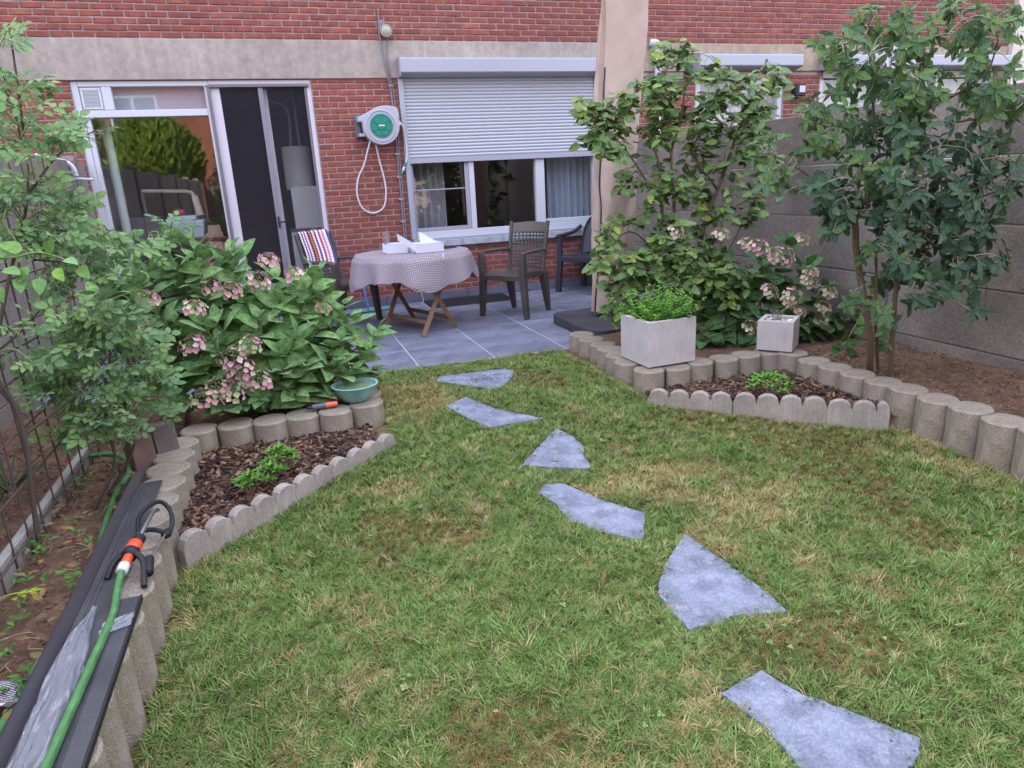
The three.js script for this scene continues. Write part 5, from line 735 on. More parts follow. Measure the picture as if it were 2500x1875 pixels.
{
  const up = (p, dx = 0, dzz = 0.35) => V(dx, 1, dzz);
  const D = (x, y, z) => dz(x, y, z), tips = [[380, 512, 3.45], [420, 520, 3.5], [330, 545, 3.45], [480, 560, 3.55], [250, 610, 3.6], [210, 640, 3.75], [300, 640, 3.75], [640, 610, 3.75], [600, 650, 3.8], [665, 640, 3.8], [690, 700, 3.85], [760, 690, 3.75], [815, 715, 3.75], [790, 760, 3.85], [720, 780, 3.95], [660, 790, 4.0], [600, 760, 4.0], [560, 690, 3.9], [520, 600, 3.65], [450, 640, 3.75], [400, 620, 3.6], [380, 700, 3.85], [470, 760, 3.98], [430, 800, 4.0], [350, 740, 3.9], [560, 860, 4.05], [640, 850, 4.05], [470, 700, 3.9], [520, 870, 4.0], [730, 740, 3.9], [340, 820, 3.95], [400, 870, 4.0], [640, 720, 3.95], [480, 880, 4.05], [690, 850, 4.0], [580, 590, 3.6], [700, 640, 3.65], [290, 570, 3.4], [620, 690, 3.5], [760, 800, 3.95], [355, 525, 3.6], [440, 545, 3.7], [500, 545, 3.7], [530, 640, 3.8], [300, 600, 3.7], [230, 590, 3.6], [740, 660, 3.6], [680, 590, 3.7], [440, 700, 3.95], [340, 680, 3.9], [610, 800, 4.05], [420, 560, 3.75], [800, 800, 3.8]].map((a) => D(...a));
  const fl = [[580, 562, 3.72, 0.06], [634, 592, 3.78, 0.055], [500, 628, 3.85, 0.06], [560, 606, 3.85, 0.06], [455, 620, 3.8, 0.05], [420, 665, 3.95, 0.06], [320, 648, 3.9, 0.055], [415, 745, 4.02, 0.07], [505, 775, 4.06, 0.08], [540, 745, 4.05, 0.06], [520, 800, 4.1, 0.08], [440, 862, 4.12, 0.075], [500, 848, 4.12, 0.075], [560, 822, 4.12, 0.065], [700, 665, 3.82, 0.05], [300, 690, 3.9, 0.05], [470, 840, 4.1, 0.07]];
  hydrangea('large hydrangea with faded pink lacecap flowers behind the left palisades', V(-0.2, 0.03, 3.7), tips, fl.map(([x, y, z, r], i) => [D(x, y, z), up(0, rr(-0.3, 0.3), rr(0.5, 1.1)), r, Math.round(8 + r * 150), i > 8 ? greenPal.concat(pinkPal.slice(0, 3)) : pinkPal]), ['#e4f0d2', '#d8e8c8', '#cde0c2', '#ecf6d4', '#c2d6ba'], -9);
  const t2 = [[1540, 640, 3.6], [1600, 620, 3.65], [1650, 560, 3.7], [1700, 520, 3.65], [1680, 620, 3.75], [1740, 570, 3.8], [1600, 700, 3.75], [1720, 650, 3.9], [1790, 620, 3.9], [1800, 680, 3.95], [1760, 700, 4.0], [1560, 560, 3.5], [1500, 560, 3.4], [1640, 680, 3.85], [1820, 720, 4.0], [1530, 690, 3.6], [1580, 740, 3.8], [1640, 600, 3.7], [1480, 700, 3.6], [1640, 735, 3.9], [1700, 715, 3.95], [1770, 735, 4.0], [1510, 735, 3.75], [1845, 690, 4.0], [1610, 660, 3.7], [1690, 680, 3.85]].map((a) => D(...a));
  const R4 = (x, y, z) => atZ(1500 + x * 0.27122, 550 + y * 0.27122, z), f2 = [[1300, 200, 3.9, 0.075], [1200, 170, 3.85, 0.06], [1520, 275, 3.95, 0.08], [1440, 270, 3.95, 0.06], [1400, 590, 4.0, 0.06], [1600, 640, 4.02, 0.075], [1560, 690, 4.02, 0.05], [1760, 500, 4.0, 0.065], [1770, 420, 3.98, 0.05], [1930, 600, 4.02, 0.06], [1880, 730, 4.02, 0.055], [1660, 770, 4.02, 0.05], [1230, 920, 4.0, 0.055], [960, 80, 3.8, 0.06], [560, 60, 3.6, 0.06], [1860, 860, 4.0, 0.05], [1690, 120, 3.85, 0.05]];
  hydrangea('darker hydrangea with greenish pink flowers between the camellia and right fence', V(3.3, 0.08, 3.72), t2, f2.map(([x, y, z, r], i) => [R4(x, y, z), V(rr(-0.4, 0.2), 1, rr(0.5, 1.2)), r, Math.round(8 + r * 150), i > 5 ? greenPal : pinkPal.concat(greenPal)]), ['#a6c0a4', '#98b49c', '#b0c8a8', '#8eaa96']);
}
// ---------------------------------------------------------------- woody shrubs: limbs through given points, then twigs with whorls of leaves
function woody(name, label, cat, limbs, blobs, fol, o) {
  const t = thing(name, label, cat), nodes = [], twigs = [];
  limbs.forEach(([pts, r0, r1, nm]) => { part(nm ?? 'branch', tube(pts, r0, 8, r1), o.bark ?? M.bark, t); const c = new THREE.CatmullRomCurve3(pts, false, 'centripetal'); for (let i = 0; i <= 24; i++) nodes.push(c.getPoint(i / 24)); });
  for (const [cx, cy, rx, ry, z, dzp, n, tint] of blobs) for (let k = 0; k < Math.round(n * (o.more ?? 1)); k++) {
    let a, b; do { a = rr(-1, 1); b = rr(-1, 1); } while (a * a + b * b > 1);
    const zz = z + rr(-dzp, dzp), p = dz(cx + a * rx, cy + b * ry, zz); if (o.keep && !o.keep(p)) continue;
    let best = nodes[0], bd = 1e9; for (const q of nodes) { const d = q.distanceToSquared(p) + (q.y > p.y + 0.1 ? 0.25 : 0); if (d < bd) { bd = d; best = q; } }
    const m = best.clone().lerp(p, 0.55).add(V(rr(-0.03, 0.03), o.arch ?? 0.04, rr(-0.03, 0.03))); twigs.push(tube([best, m, p], 0.0032, 4, 0.0016, true, 5)); if (rnd() < 0.5) nodes.push(m);
    const out = p.clone().sub(best).normalize().add(V(0, o.lift ?? 0.3, 0)).normalize(); o.whorl(fol, p, out, tint, m);
  }
  fol.build(t); part('twigs', twigs, o.twigM ?? M.twig, t); return t;
}
{ // camellia
  const T = leafTex([136, 156, 112], [182, 196, 154], 7, 211), G = [leafGeo(0.084, 0.048, { fold: 0.28, bend: 0.1, tip: 0.6, base: 0.75 }), leafGeo(0.076, 0.045, { fold: 0.12, bend: 0.3, tip: 0.6, base: 0.8 }), leafGeo(0.09, 0.05, { fold: 0.2, bend: -0.12, tip: 0.62, base: 0.72 })];
  const f = new Foliage(G, T, ['#b4c69e', '#a6bc96', '#bed0a4', '#9cb294', '#d0d69a', '#acc0a6', '#e2d880'], { roughness: 0.38 }), z = 3.35, P = (x, y, zz = z) => dz(x, y, zz);
  const limbs = [
    [[V(2.86, 0.08, 3.25), P(1428, 640), P(1425, 540), P(1430, 450), P(1425, 370), P(1410, 300)], 0.019, 0.009, 'trunk'], [[V(2.9, 0.08, 3.28), P(1452, 640), P(1456, 520), P(1455, 400), P(1450, 330), P(1470, 260), P(1480, 190)], 0.017, 0.006, 'trunk'],
    [[V(2.98, 0.08, 3.3), P(1503, 640), P(1505, 580), P(1520, 490), P(1550, 410), P(1575, 340), P(1600, 270), P(1640, 210)], 0.024, 0.006, 'trunk'], [[P(1430, 450), P(1390, 380), P(1340, 310), P(1290, 260)], 0.009, 0.004], [[P(1450, 330), P(1420, 250), P(1440, 150), P(1452, 105)], 0.008, 0.003], [[P(1550, 410), P(1500, 330), P(1530, 240)], 0.01, 0.004],
    [[P(1520, 490), P(1600, 440), P(1680, 400)], 0.009, 0.004], [[P(1428, 560), P(1360, 500), P(1290, 560)], 0.008, 0.003], [[V(3.02, 0.08, 3.4), P(1545, 620), P(1565, 560), P(1590, 510), P(1625, 440)], 0.009, 0.004], [[P(1505, 580), P(1450, 620), P(1340, 640)], 0.008, 0.003], [[P(1505, 600), P(1570, 620), P(1630, 640)], 0.008, 0.003], [[P(1420, 580), P(1340, 560), P(1300, 480)], 0.007, 0.003],
  ];
  const whorl = (fo, p, out, tint, m) => { const n = 6 + Math.floor(rnd() * 4); for (let k = 0; k < n; k++) { const u = k / n, q = p.clone().lerp(m, u * 1.0).add(rdir().multiplyScalar(0.03)), a = k * 2.4 + rnd() * 2, s = V(Math.cos(a), rr(-0.5, 0.45), Math.sin(a)); const d = s.addScaledVector(out, 0.3).add(V(0, -0.3, 0.05)).normalize(); fo.add(q, d, V(0, 0.85, 0.85).add(rdir().multiplyScalar(0.7)), rr(0.7, 1.18), rnd() < 0.035 ? 6 : rnd() < 0.12 ? 4 : Math.floor(rnd() * 4)); } };
  const B = (x, y, rx, ry, n, zz = z, d = 0.22) => [x, y, rx, ry, zz, d, n];
  woody('camellia', 'open branched camellia with glossy yellow green leaves by the parasol cover', 'shrub', limbs, [B(1290, 270, 46, 62, 20, 3.3), B(1452, 140, 42, 50, 16), B(1400, 230, 80, 60, 28), B(1350, 310, 70, 55, 18), B(1530, 190, 70, 45, 18), B(1650, 190, 46, 50, 16), B(1590, 250, 80, 50, 26), B(1480, 290, 90, 60, 30), B(1630, 330, 60, 50, 14), B(1400, 390, 90, 45, 18), B(1560, 400, 80, 45, 14), B(1480, 450, 90, 50, 20), B(1340, 500, 50, 40, 10), B(1600, 460, 70, 40, 14, 3.5), B(1330, 585, 55, 55, 24, 3.5), B(1420, 560, 90, 50, 30, 3.5), B(1520, 590, 80, 45, 28, 3.55), B(1590, 610, 50, 40, 18, 3.6), B(1420, 630, 90, 30, 20, 3.5), B(1545, 655, 45, 25, 12, 3.65), B(1320, 680, 25, 20, 7, 3.4), B(1275, 240, 20, 30, 7, 3.25), B(1480, 520, 80, 40, 20, 3.45)], f, { whorl, more: 1.12, keep: (p) => p.x < 3.93 && p.y > 0.12 });
}
{ // the tall evergreen by the right fence
  const T = leafTex([114, 136, 118], [156, 174, 148], 8, 221), G = [leafGeo(0.076, 0.038, { fold: 0.2, bend: 0.15, base: 0.86, tip: 0.62 }), leafGeo(0.08, 0.037, { fold: 0.14, bend: 0.28, base: 0.84, tip: 0.6 }), leafGeo(0.066, 0.035, { fold: 0.3, bend: 0.08, base: 0.9, tip: 0.6, wave: 0.01 })];
  const f = new Foliage(G, T, ['#a9bba6', '#9db0a2', '#b8c8ac', '#92a49c', '#cbdc9e', '#d8e49c', '#b4c8a2'], { roughness: 0.97, transmission: 0.28, thickness: 0 }), zc = (x) => 4.78 + clamp((x - 1750) / 462, -0.2, 1.1) * 0.62, P = (x, y, d = 0) => dz(x, y, zc(x) + d);
  const R1 = (x, y) => [(1950 + 0.27122 * x) / DS, (200 + 0.27122 * y) / DS], Q = (x, y, d = 0) => { const [a, b] = R1(x, y); return P(a, b, d); }, R2 = (x, y) => [(1950 + 0.27122 * x) / DS, (550 + 0.27122 * y) / DS], S = (x, y, d = 0) => { const [a, b] = R2(x, y); return P(a, b, d); };
  const b1 = V(3.33, 0.06, 4.82), b2 = V(3.36, 0.06, 4.95);
  const limbs = [
    [[b1, S(640, 1000), S(570, 560), S(520, 250), Q(510, 1300), Q(500, 1200)], 0.021, 0.017, 'trunk'], [[Q(505, 1250), Q(525, 1000), Q(560, 800), Q(600, 700), Q(650, 560), Q(675, 380), Q(665, 150), Q(650, -150), Q(600, -420)], 0.012, 0.005, 'trunk'], [[Q(510, 1240), Q(600, 1150), Q(650, 900), Q(670, 700)], 0.011, 0.006],
    [[b2, S(850, 900), S(885, 520), S(930, 400), Q(960, 1300, 0.1), Q(1040, 900, 0.1), Q(1045, 500, 0.1), Q(1055, 200, 0.1), Q(1100, -200, 0.1), Q(1180, -500, 0.1)], 0.016, 0.005, 'trunk'], [[b1.clone().add(V(0.03, 0, 0.04)), S(690, 800), S(700, 500), S(700, 200), Q(760, 1250), Q(800, 1050), Q(850, 800)], 0.01, 0.005],
    [[Q(500, 1230), Q(400, 1150), Q(300, 1000), Q(100, 850), Q(-150, 700), Q(-300, 640)], 0.008, 0.003], [[Q(1040, 900, 0.1), Q(1250, 800), Q(1500, 720), Q(1750, 620), Q(1900, 560)], 0.009, 0.003], [[Q(960, 1250, 0.1), Q(1200, 1150), Q(1500, 1080), Q(1750, 1000), Q(1900, 960)], 0.009, 0.003], [[Q(1050, 300, 0.1), Q(1250, 200), Q(1500, 60), Q(1700, -100), Q(1800, -400)], 0.009, 0.003], [[Q(1050, 400, 0.1), Q(1300, 380), Q(1600, 330), Q(1950, 250)], 0.008, 0.003], [[Q(660, 100), Q(560, -50), Q(430, -250), Q(400, -450)], 0.007, 0.003], [[Q(1080, 0, 0.1), Q(1000, -200), Q(960, -500)], 0.007, 0.003], [[Q(940, 1350, 0.1), Q(1150, 1330), Q(1400, 1300), Q(1650, 1380), S(1690, 500), S(1675, 760)], 0.006, 0.002], [[Q(650, 560), Q(450, 480), Q(250, 400), Q(80, 350)], 0.007, 0.003], [[Q(1180, 1150), Q(1200, 1350), S(1130, 300), S(1040, 560)], 0.005, 0.002], [[Q(1450, 1090), Q(1400, 1350), S(1380, 300), S(1380, 520)], 0.005, 0.002],
  ];
  const whorl = (fo, p, out, tint) => { const n = 5 + Math.floor(rnd() * 3), ax = out.clone().add(V(0, 0.25, 0.1)).normalize(); let e1 = V(0.3, 0.2, 1).cross(ax).normalize(), e2 = ax.clone().cross(e1); for (let k = 0; k < n; k++) { const a = k / n * 6.283 + rnd() * 0.5, d = e1.clone().multiplyScalar(Math.cos(a)).addScaledVector(e2, Math.sin(a)).addScaledVector(ax, rr(-0.1, 0.7)).add(V(0, -rr(0.0, 0.5), 0)).normalize(); const young = tint === 'young'; fo.add(p.clone().addScaledVector(ax, -0.02 * rnd()), d, ax.clone().add(V(0, 0.6, 0.6)).add(rdir().multiplyScalar(0.5)), rr(0.55, 1.1), young ? pick([2, 4, 4, 5, 6]) : rnd() < 0.05 ? 4 : Math.floor(rnd() * 4)); } };
  const B = (x, y, rx, ry, n, tint, d = 0.2) => [x, y, rx, ry, zc(x), d, n, tint];
  woody('evergreen_tree', 'tall dark leaved evergreen shrub against the right concrete fence', 'tree', limbs, [B(1785, 110, 36, 40, 6, 'young'), B(1860, 110, 60, 60, 12, 'young'), B(1905, 40, 60, 50, 11, 'young'), B(1985, 90, 60, 60, 8, 'young'), B(2080, 60, 80, 60, 16, 'young'), B(2150, 100, 60, 60, 10, 'young'), B(1790, 230, 56, 50, 12, 'young'), B(1880, 200, 70, 50, 14, 'young'), B(1960, 210, 80, 60, 16, 'young'), B(2060, 190, 90, 60, 18, 'young'), B(2160, 240, 60, 50, 13, 'young'), B(1740, 290, 46, 40, 9, 'young'), B(1830, 310, 70, 50, 16, 'young'), B(1930, 300, 80, 50, 22), B(2040, 300, 90, 60, 28), B(2130, 330, 60, 50, 14), B(1800, 390, 70, 44, 18), B(1910, 390, 70, 50, 16, 'young'), B(2010, 400, 100, 60, 30), B(2120, 430, 60, 50, 16), B(1700, 400, 40, 30, 6, 'young'), B(1850, 450, 70, 40, 14), B(1980, 480, 90, 50, 26), B(2080, 500, 70, 50, 20), B(1800, 480, 40, 40, 8), B(1890, 560, 60, 44, 8, 'young'), B(2000, 560, 70, 44, 16), B(2090, 570, 60, 44, 12), B(1945, 590, 50, 34, 8), B(2000, 640, 40, 26, 6), B(2080, 630, 40, 20, 3), B(2113, 672, 12, 8, 2), B(2150, 560, 40, 30, 7), B(1870, 640, 46, 40, 7, 'young'), B(1905, 715, 40, 40, 6, 'young'), B(1660, 380, 40, 26, 5, 'young'), B(1640, 330, 30, 30, 4, 'young'), B(2190, 380, 26, 40, 6), B(2185, 50, 30, 40, 6, 'young'), B(2195, 170, 20, 40, 5, 'young'), B(2030, 20, 40, 30, 4, 'young'), B(1960, 130, 60, 40, 7, 'young')], f, { whorl, more: 1.25, keep: (p) => (p.x < 3.93 || p.y > 1.75) && p.y > 0.14, twigM: M.paleTwig, lift: 0.1, arch: 0.02 });
}
{ // rose on the trellis
  const T = leafTex([154, 180, 148], [190, 208, 174], 8, 231, 0.2), leaflet = leafGeo(0.04, 0.025, { n: 4, fold: 0.25, bend: 0.2, tip: 0.65, base: 0.72 });
  const comp = (s) => { const l = [], put = (x, z, a, k) => l.push(leaflet.clone().scale(k, k, k).rotateY(a).translate(x, 0, z)); put(0, 0.078 * s, 0.1, 1.15); put(0.003, 0.064 * s, 1.1, 1); put(-0.003, 0.062 * s, -1.0, 1.05); put(0.003, 0.03 * s, 1.3, 0.8); put(-0.003, 0.034 * s, -1.2, 0.85); l.push(tube([V(0, 0, -0.01), V(0, 0, 0.08 * s)], 0.0009, 3)); return merge(l); };
  const f = new Foliage([comp(1), comp(1.15)], T, ['#bccfa6', '#b0c4a0', '#c8daac', '#a4b89a', '#d2e2a8'], { roughness: 0.97, transmission: 0.3, thickness: 0 }), P = (x, y, z = 4.75) => dz(x, y, z);
  const limbs = [
    [[V(-1.056, 0.05, 5.17), P(72, 1090, 5.15), P(52, 940, 5.12), P(28, 870, 5.1), P(-20, 800, 5.1), P(-60, 700, 5.1)], 0.010, 0.007, 'trunk'], [[V(-0.93, 0.05, 4.876), P(248, 1000, 4.86), P(235, 930, 4.84), P(225, 860, 4.82), P(240, 760, 4.8)], 0.008, 0.004, 'trunk'], [[V(-0.905, 0.05, 4.73), P(290, 960, 4.72), P(270, 880, 4.72), P(300, 800, 4.75)], 0.007, 0.004],
    [[P(52, 940, 5.12), P(130, 880, 5.0), P(180, 840, 4.95), P(230, 770, 4.9)], 0.007, 0.004], [[P(-60, 800, 5.1), P(30, 730, 5.0), P(100, 660, 4.9), P(160, 640, 4.9)], 0.005, 0.003], [[P(-60, 800, 5.05), P(60, 740, 4.9), P(130, 700, 4.8), P(250, 688, 4.7), P(310, 700, 4.6)], 0.004, 0.0025], [[P(-20, 800, 5.1), P(20, 600, 5.05), P(60, 420, 5.0), P(40, 200, 4.95), P(20, 60, 4.9)], 0.007, 0.003], [[P(40, 500, 5.0), P(150, 500, 4.8), P(260, 540, 4.6), P(330, 520, 4.5), P(400, 510, 4.45)], 0.005, 0.002], [[P(60, 420, 5.0), P(130, 330, 4.9), P(190, 290, 4.85), P(240, 270, 4.8)], 0.005, 0.002], [[P(225, 860, 4.82), P(320, 830, 4.7), P(390, 800, 4.6)], 0.005, 0.002], [[P(60, 560, 5.0), P(160, 570, 4.85), P(240, 590, 4.7), P(300, 600, 4.6)], 0.004, 0.002], [[P(-60, 760, 5.0), P(30, 880, 5.0), P(60, 900, 5.0)], 0.004, 0.002], [[P(45, 300, 5), P(20, 200, 5), P(-10, 120, 5)], 0.004, 0.002],
  ];
  const whorl = (fo, p, out, tint, m) => { const n = 3 + Math.floor(rnd() * 2); for (let k = 0; k < n; k++) { const q = p.clone().lerp(m, k / n * 0.6), a = rnd() * 6.28, d = V(Math.cos(a), rr(-0.1, 0.35), Math.sin(a)).addScaledVector(out, 0.5).normalize(); fo.add(q, d, V(0.2, 0.8, 0.7).add(rdir().multiplyScalar(0.5)), rr(0.65, 1.15)); } };
  const B = (x, y, rx, ry, n, z = 4.75, d = 0.2) => [x, y, rx, ry, z, d, n];
  woody('rose_bush', 'sprawling climbing rose with small compound leaves on the rusty trellis', 'shrub', limbs, [B(20, 90, 40, 50, 6, 4.95), B(30, 210, 50, 60, 20, 4.95), B(60, 320, 70, 50, 26, 4.95), B(170, 290, 60, 36, 9, 4.85), B(40, 430, 60, 60, 26, 5.0), B(160, 490, 60, 40, 26, 4.8), B(80, 540, 80, 40, 26, 4.95), B(230, 540, 60, 34, 26, 4.65), B(310, 540, 40, 30, 8, 4.5), B(380, 500, 24, 16, 3, 4.4), B(150, 600, 70, 40, 16, 4.85), B(240, 720, 70, 50, 36, 4.8), B(180, 770, 80, 60, 44, 4.85), B(290, 760, 50, 60, 30, 4.7), B(220, 860, 80, 50, 50, 4.8), B(320, 830, 50, 40, 30, 4.65), B(150, 700, 60, 40, 10, 4.9), B(240, 930, 50, 40, 15, 4.8), B(60, 760, 50, 60, 7, 5.0), B(170, 930, 70, 40, 26, 4.75), B(110, 850, 60, 50, 22, 4.8), B(90, 640, 60, 40, 8, 4.9), B(330, 880, 40, 30, 10, 4.5)], f, { whorl, more: 0.5, keep: (p) => p.x > -1.68, bark: mat('#8d8278', { roughness: 0.95, map: rep(greyWoodT, 2) }), twigM: M.greenStem, lift: 0.2, arch: 0.05 });
  // broad pale leaves of another climber close to the camera, and the yellow sprig below
  const bigT = leafTex([146, 176, 116], [184, 204, 152], 7, 241, 0.15), bf = new Foliage([leafGeo(0.075, 0.05, { fold: 0.12, bend: 0.12 }), leafGeo(0.066, 0.046, { fold: 0.2, bend: 0.2 })], bigT, ['#b4cc98', '#c6da86', '#a6c4a4', '#a2c08e'], { roughness: 0.5 });
  const cl = thing('broad_leaved_climber', 'spray of broad pale green leaves hanging at the near end of trellis', 'climber'), zN = 5.85, st = [[-30, 560], [30, 556], [80, 545], [125, 555], [170, 575]].map(([x, y]) => dz(x, y, zN));
  part('stem', tube(st, 0.003, 6, 0.0015), M.greenStem, cl);
  [[10, 580, 1, -0.2, 1.2], [85, 600, 0.1, -1, 1.2], [120, 580, 0.6, -0.8, 1.1], [60, 575, -0.5, -0.9, 1.1], [50, 540, -0.7, 0.25, 1.2], [140, 560, 1, -0.15, 1.1], [100, 545, 0.4, 0.6, 1], [20, 545, -1, 0.1, 1.1], [170, 575, 0.9, -0.9, 1.1], [0, 620, 0.2, -1, 1.1], [40, 600, 0.3, -1, 1]].forEach(([x, y, dx, dy, s]) => { const d = camR.clone().multiplyScalar(dx).addScaledVector(camU, dy).add(V(0, 0, 0.4)).normalize(); bf.add(dz(x, y, zN), d, V(0, 0.7, 0.7).add(rdir().multiplyScalar(0.4)), s * 0.62); }); bf.build(cl, 'leaf', 40);
  const ys = thing('yellow_sprig', 'drooping sprig with yellow leaves over the left bed soil', 'plant'), yf = new Foliage([leafGeo(0.035, 0.018, { bend: 0.1 })], bigT, ['#dcd24a', '#c9cc52'], {}), y0 = atY(-30 * DS, 1310 * DS, 0.11), y1 = atY(70 * DS, 1278 * DS, 0.13); part('stem', tube([y0, y0.clone().lerp(y1, 0.5).add(V(0, 0.015, 0)), y1], 0.0022, 5), mat('#a9a24a'), ys);
  for (const [k, a] of [[0.7, 1], [0.8, -1], [0.9, 0.8], [0.97, -0.7], [1, 0.1], [0.6, -1]]) yf.add(y0.clone().lerp(y1, k), V(Math.cos(a) * 0.8, 0.15, -Math.sin(a)), V(0, 1, 0.2), rr(0.8, 1.1)); yf.build(ys);
}
// ---------------------------------------------------------------- small plants
{
  const T = leafTex([130, 176, 96], [168, 204, 134], 6, 251), mf = new Foliage([leafGeo(0.031, 0.024, { n: 3, bend: 0.15, stalk: 0 }), leafGeo(0.026, 0.021, { n: 3, fold: 0.3, bend: 0.25, stalk: 0 })], T, ['#bcd694', '#acc888', '#cde09c', '#9aba7c', '#d8e094'], { roughness: 0.65 });
  const m = thing('mint_plant', 'bushy bright green mint growing in the large stone planter', 'plant', [0, 0, 0]), st = [];
  for (let k = 0; k < 110; k++) {
    const bx = 2.279 + rr(-0.13, 0.13), bz = 4.068 + rr(-0.13, 0.13), h = rr(0.07, 0.2) + (k < 4 ? 0.09 : 0), tip = V(bx + (bx - 2.279) * 0.8 + rr(-0.05, 0.05), 0.392 + h, bz + (bz - 4.068) * 0.7 + rr(-0.03, 0.03)), b = V(bx, 0.385, bz), mid = b.clone().lerp(tip, 0.5).add(V(rr(-0.01, 0.01), 0.012, 0)); st.push(tube([b, mid, tip], 0.0014, 4, 0.001, true, 4));
    const n = Math.floor(h / 0.014) + 2; for (let i = 0; i < n; i++) for (const s of [0, 3.14]) { const u = i / n, p = b.clone().lerp(tip, 0.15 + 0.85 * u), a = i * 1.57 + s + k; mf.add(p, V(Math.cos(a), 0.12, Math.sin(a)), V(0, 1, 0.2).add(rdir().multiplyScalar(0.4)), rr(0.75, 1.2) * (1 - 0.3 * u)); }
  }
  mf.build(m); part('stems', st, M.greenStem, m);
  // azaleas in the mulch
  const aT = leafTex([128, 168, 90], [164, 196, 126], 6, 261), rosette = (fo, p, s) => { for (let k = 0; k < 9; k++) { const a = k * 2.4, e = k < 4 ? 0.9 : 0.25; fo.add(p.clone(), V(Math.cos(a), e, Math.sin(a)), V(0, 1, 0.1).add(V(-Math.cos(a), 0, -Math.sin(a)).multiplyScalar(0.6)), s * rr(0.8, 1.15)); } };
  const azalea = (label, x, z, n, r, h) => { const t = thing('young_azalea', label, 'shrub', [0, 0, 0], 0), fo = new Foliage([leafGeo(0.042, 0.018, { n: 4, bend: 0.1, stalk: 0 })], aT, ['#b2cc90', '#a2be84', '#c0d69a'], { roughness: 0.5 }), s2 = []; for (let k = 0; k < n; k++) { const a = k * 2.4, rad = r * Math.sqrt(k / n), p = V(x + rad * Math.cos(a), 0.01 + h * (1 - 0.5 * (k / n)) + rr(-0.012, 0.012), z + rad * Math.sin(a)); rosette(fo, p, 1); s2.push(tube([V(x, 0.0, z), V(x + rad * 0.5 * Math.cos(a), h * 0.35, z + rad * 0.5 * Math.sin(a)), p], 0.002, 4)); } fo.build(t); part('stems', s2, M.twig, t); };
  azalea('young azalea in the left mulch close to the back palisades', -0.155, 4.72, 11, 0.08, 0.13); azalea('small two lobed azalea nearer the edging in the left mulch', -0.295, 4.93, 8, 0.06, 0.10); azalea('middle tuft of azalea leaves between the other two left ones', -0.2, 4.83, 7, 0.06, 0.09);
  azalea('round young azalea growing in the right mulch triangle', 2.60, 4.80, 20, 0.13, 0.135);
  // ferns, big leaf seedlings, palm and grasses in the shade
  const fernG = leafGeo(0.035, 0.011, { n: 3, bend: 0.15, stalk: 0 }), fT = leafTex([70, 96, 60], [96, 120, 80], 6, 271);
  const frond = (fo, st, b, dir, L, n, droop, sc) => { const pts = []; for (let i = 0; i <= 6; i++) { const t = i / 6; pts.push(b.clone().addScaledVector(dir, L * t).add(V(0, -droop * t * t, 0))); } st.push(tube(pts, 0.0025, 4, 0.001)); const c = new THREE.CatmullRomCurve3(pts); for (let i = 1; i < n; i++) { const t = i / n, p = c.getPoint(t), tg = c.getTangent(t), sd = tg.clone().cross(V(0, 1, 0)).normalize(); for (const s of [-1, 1]) fo.add(p, sd.clone().multiplyScalar(s).addScaledVector(tg, 0.55), V(0, 1, 0.1), sc * Math.sin(Math.PI * Math.pow(t, 0.6)) + 0.2); } };
  const fern = (label, p) => { const t = thing('fern', label, 'fern'), fo = new Foliage([fernG], fT, ['#8fae80', '#7f9e76'], { roughness: 0.7 }), st2 = []; for (let k = 0; k < 7; k++) { const a = k * 0.9; frond(fo, st2, p.clone(), V(Math.cos(a) * 0.75, 0.75, Math.sin(a) * 0.75), 0.2, 14, 0.1, 1); } fo.build(t); part('stalks', st2, M.greenStem, t); };
  fern('dark fern in the shade between the two stone planters', V(2.9, 0.09, 3.83));
  const sd = thing('broad_leaf_seedling', 'low seedling with broad leaves at the foot of the evergreen tree', 'plant'), sf = new Foliage([leafGeo(0.10, 0.06, { bend: 0.2 })], hydT, ['#8fb074', '#7f9e70', '#6f8e66'], { roughness: 0.5 }); for (const [x, y, dx, dy] of [[1820, 740, 0, 1], [1820, 745, 0.9, 0.2], [1820, 748, -0.9, 0.1], [1825, 755, 0.5, -0.6], [1810, 750, -0.6, -0.4], [1835, 745, 1, 0.5], [1845, 720, 0.8, 0.5], [1850, 700, 0.6, 0.7]]) sf.add(dz(x, y, 4.5), V(dx, dy * 0.7 + 0.2, 0.4), V(0, 0.8, 0.7), rr(0.8, 1.1)); sf.build(sd); part('stem', tube([V(3.2, 0.09, 4.5), dz(1820, 745, 4.5), dz(1850, 700, 4.5)], 0.003, 5), M.greenStem, sd);
  const pm = thing('small_palm', 'small spiky palm on the terrace behind the left hydrangea', 'palm', [0, 0, 0]), pf = new Foliage([leafGeo(0.16, 0.008, { n: 3, bend: 0.1, stalk: 0 })], fT, ['#6f8a70', '#7f987c'], { roughness: 0.5 }), ps = []; for (let k = 0; k < 9; k++) { const a = k * 0.75 + 0.3; frond(pf, ps, V(-1.15, 0.45, 2.2), V(Math.cos(a) * 0.9, 0.55, Math.sin(a) * 0.9), 0.5, 17, 0.28, 1); } pf.build(pm); part('stalks', ps, M.greenStem, pm); part('stump', cyl(0.05, 0.07, 0.3, 12, -1.15, 0.32, 2.2), M.bark, pm); part('pot', new THREE.LatheGeometry([[0, 0.0], [0.11, 0.0], [0.15, 0.24], [0.165, 0.25], [0.15, 0.26], [0.13, 0.22], [0, 0.2]].map((p) => new THREE.Vector2(...p)), 24).translate(-1.15, 0.001, 2.2), mat('#5f5a58'), pm);
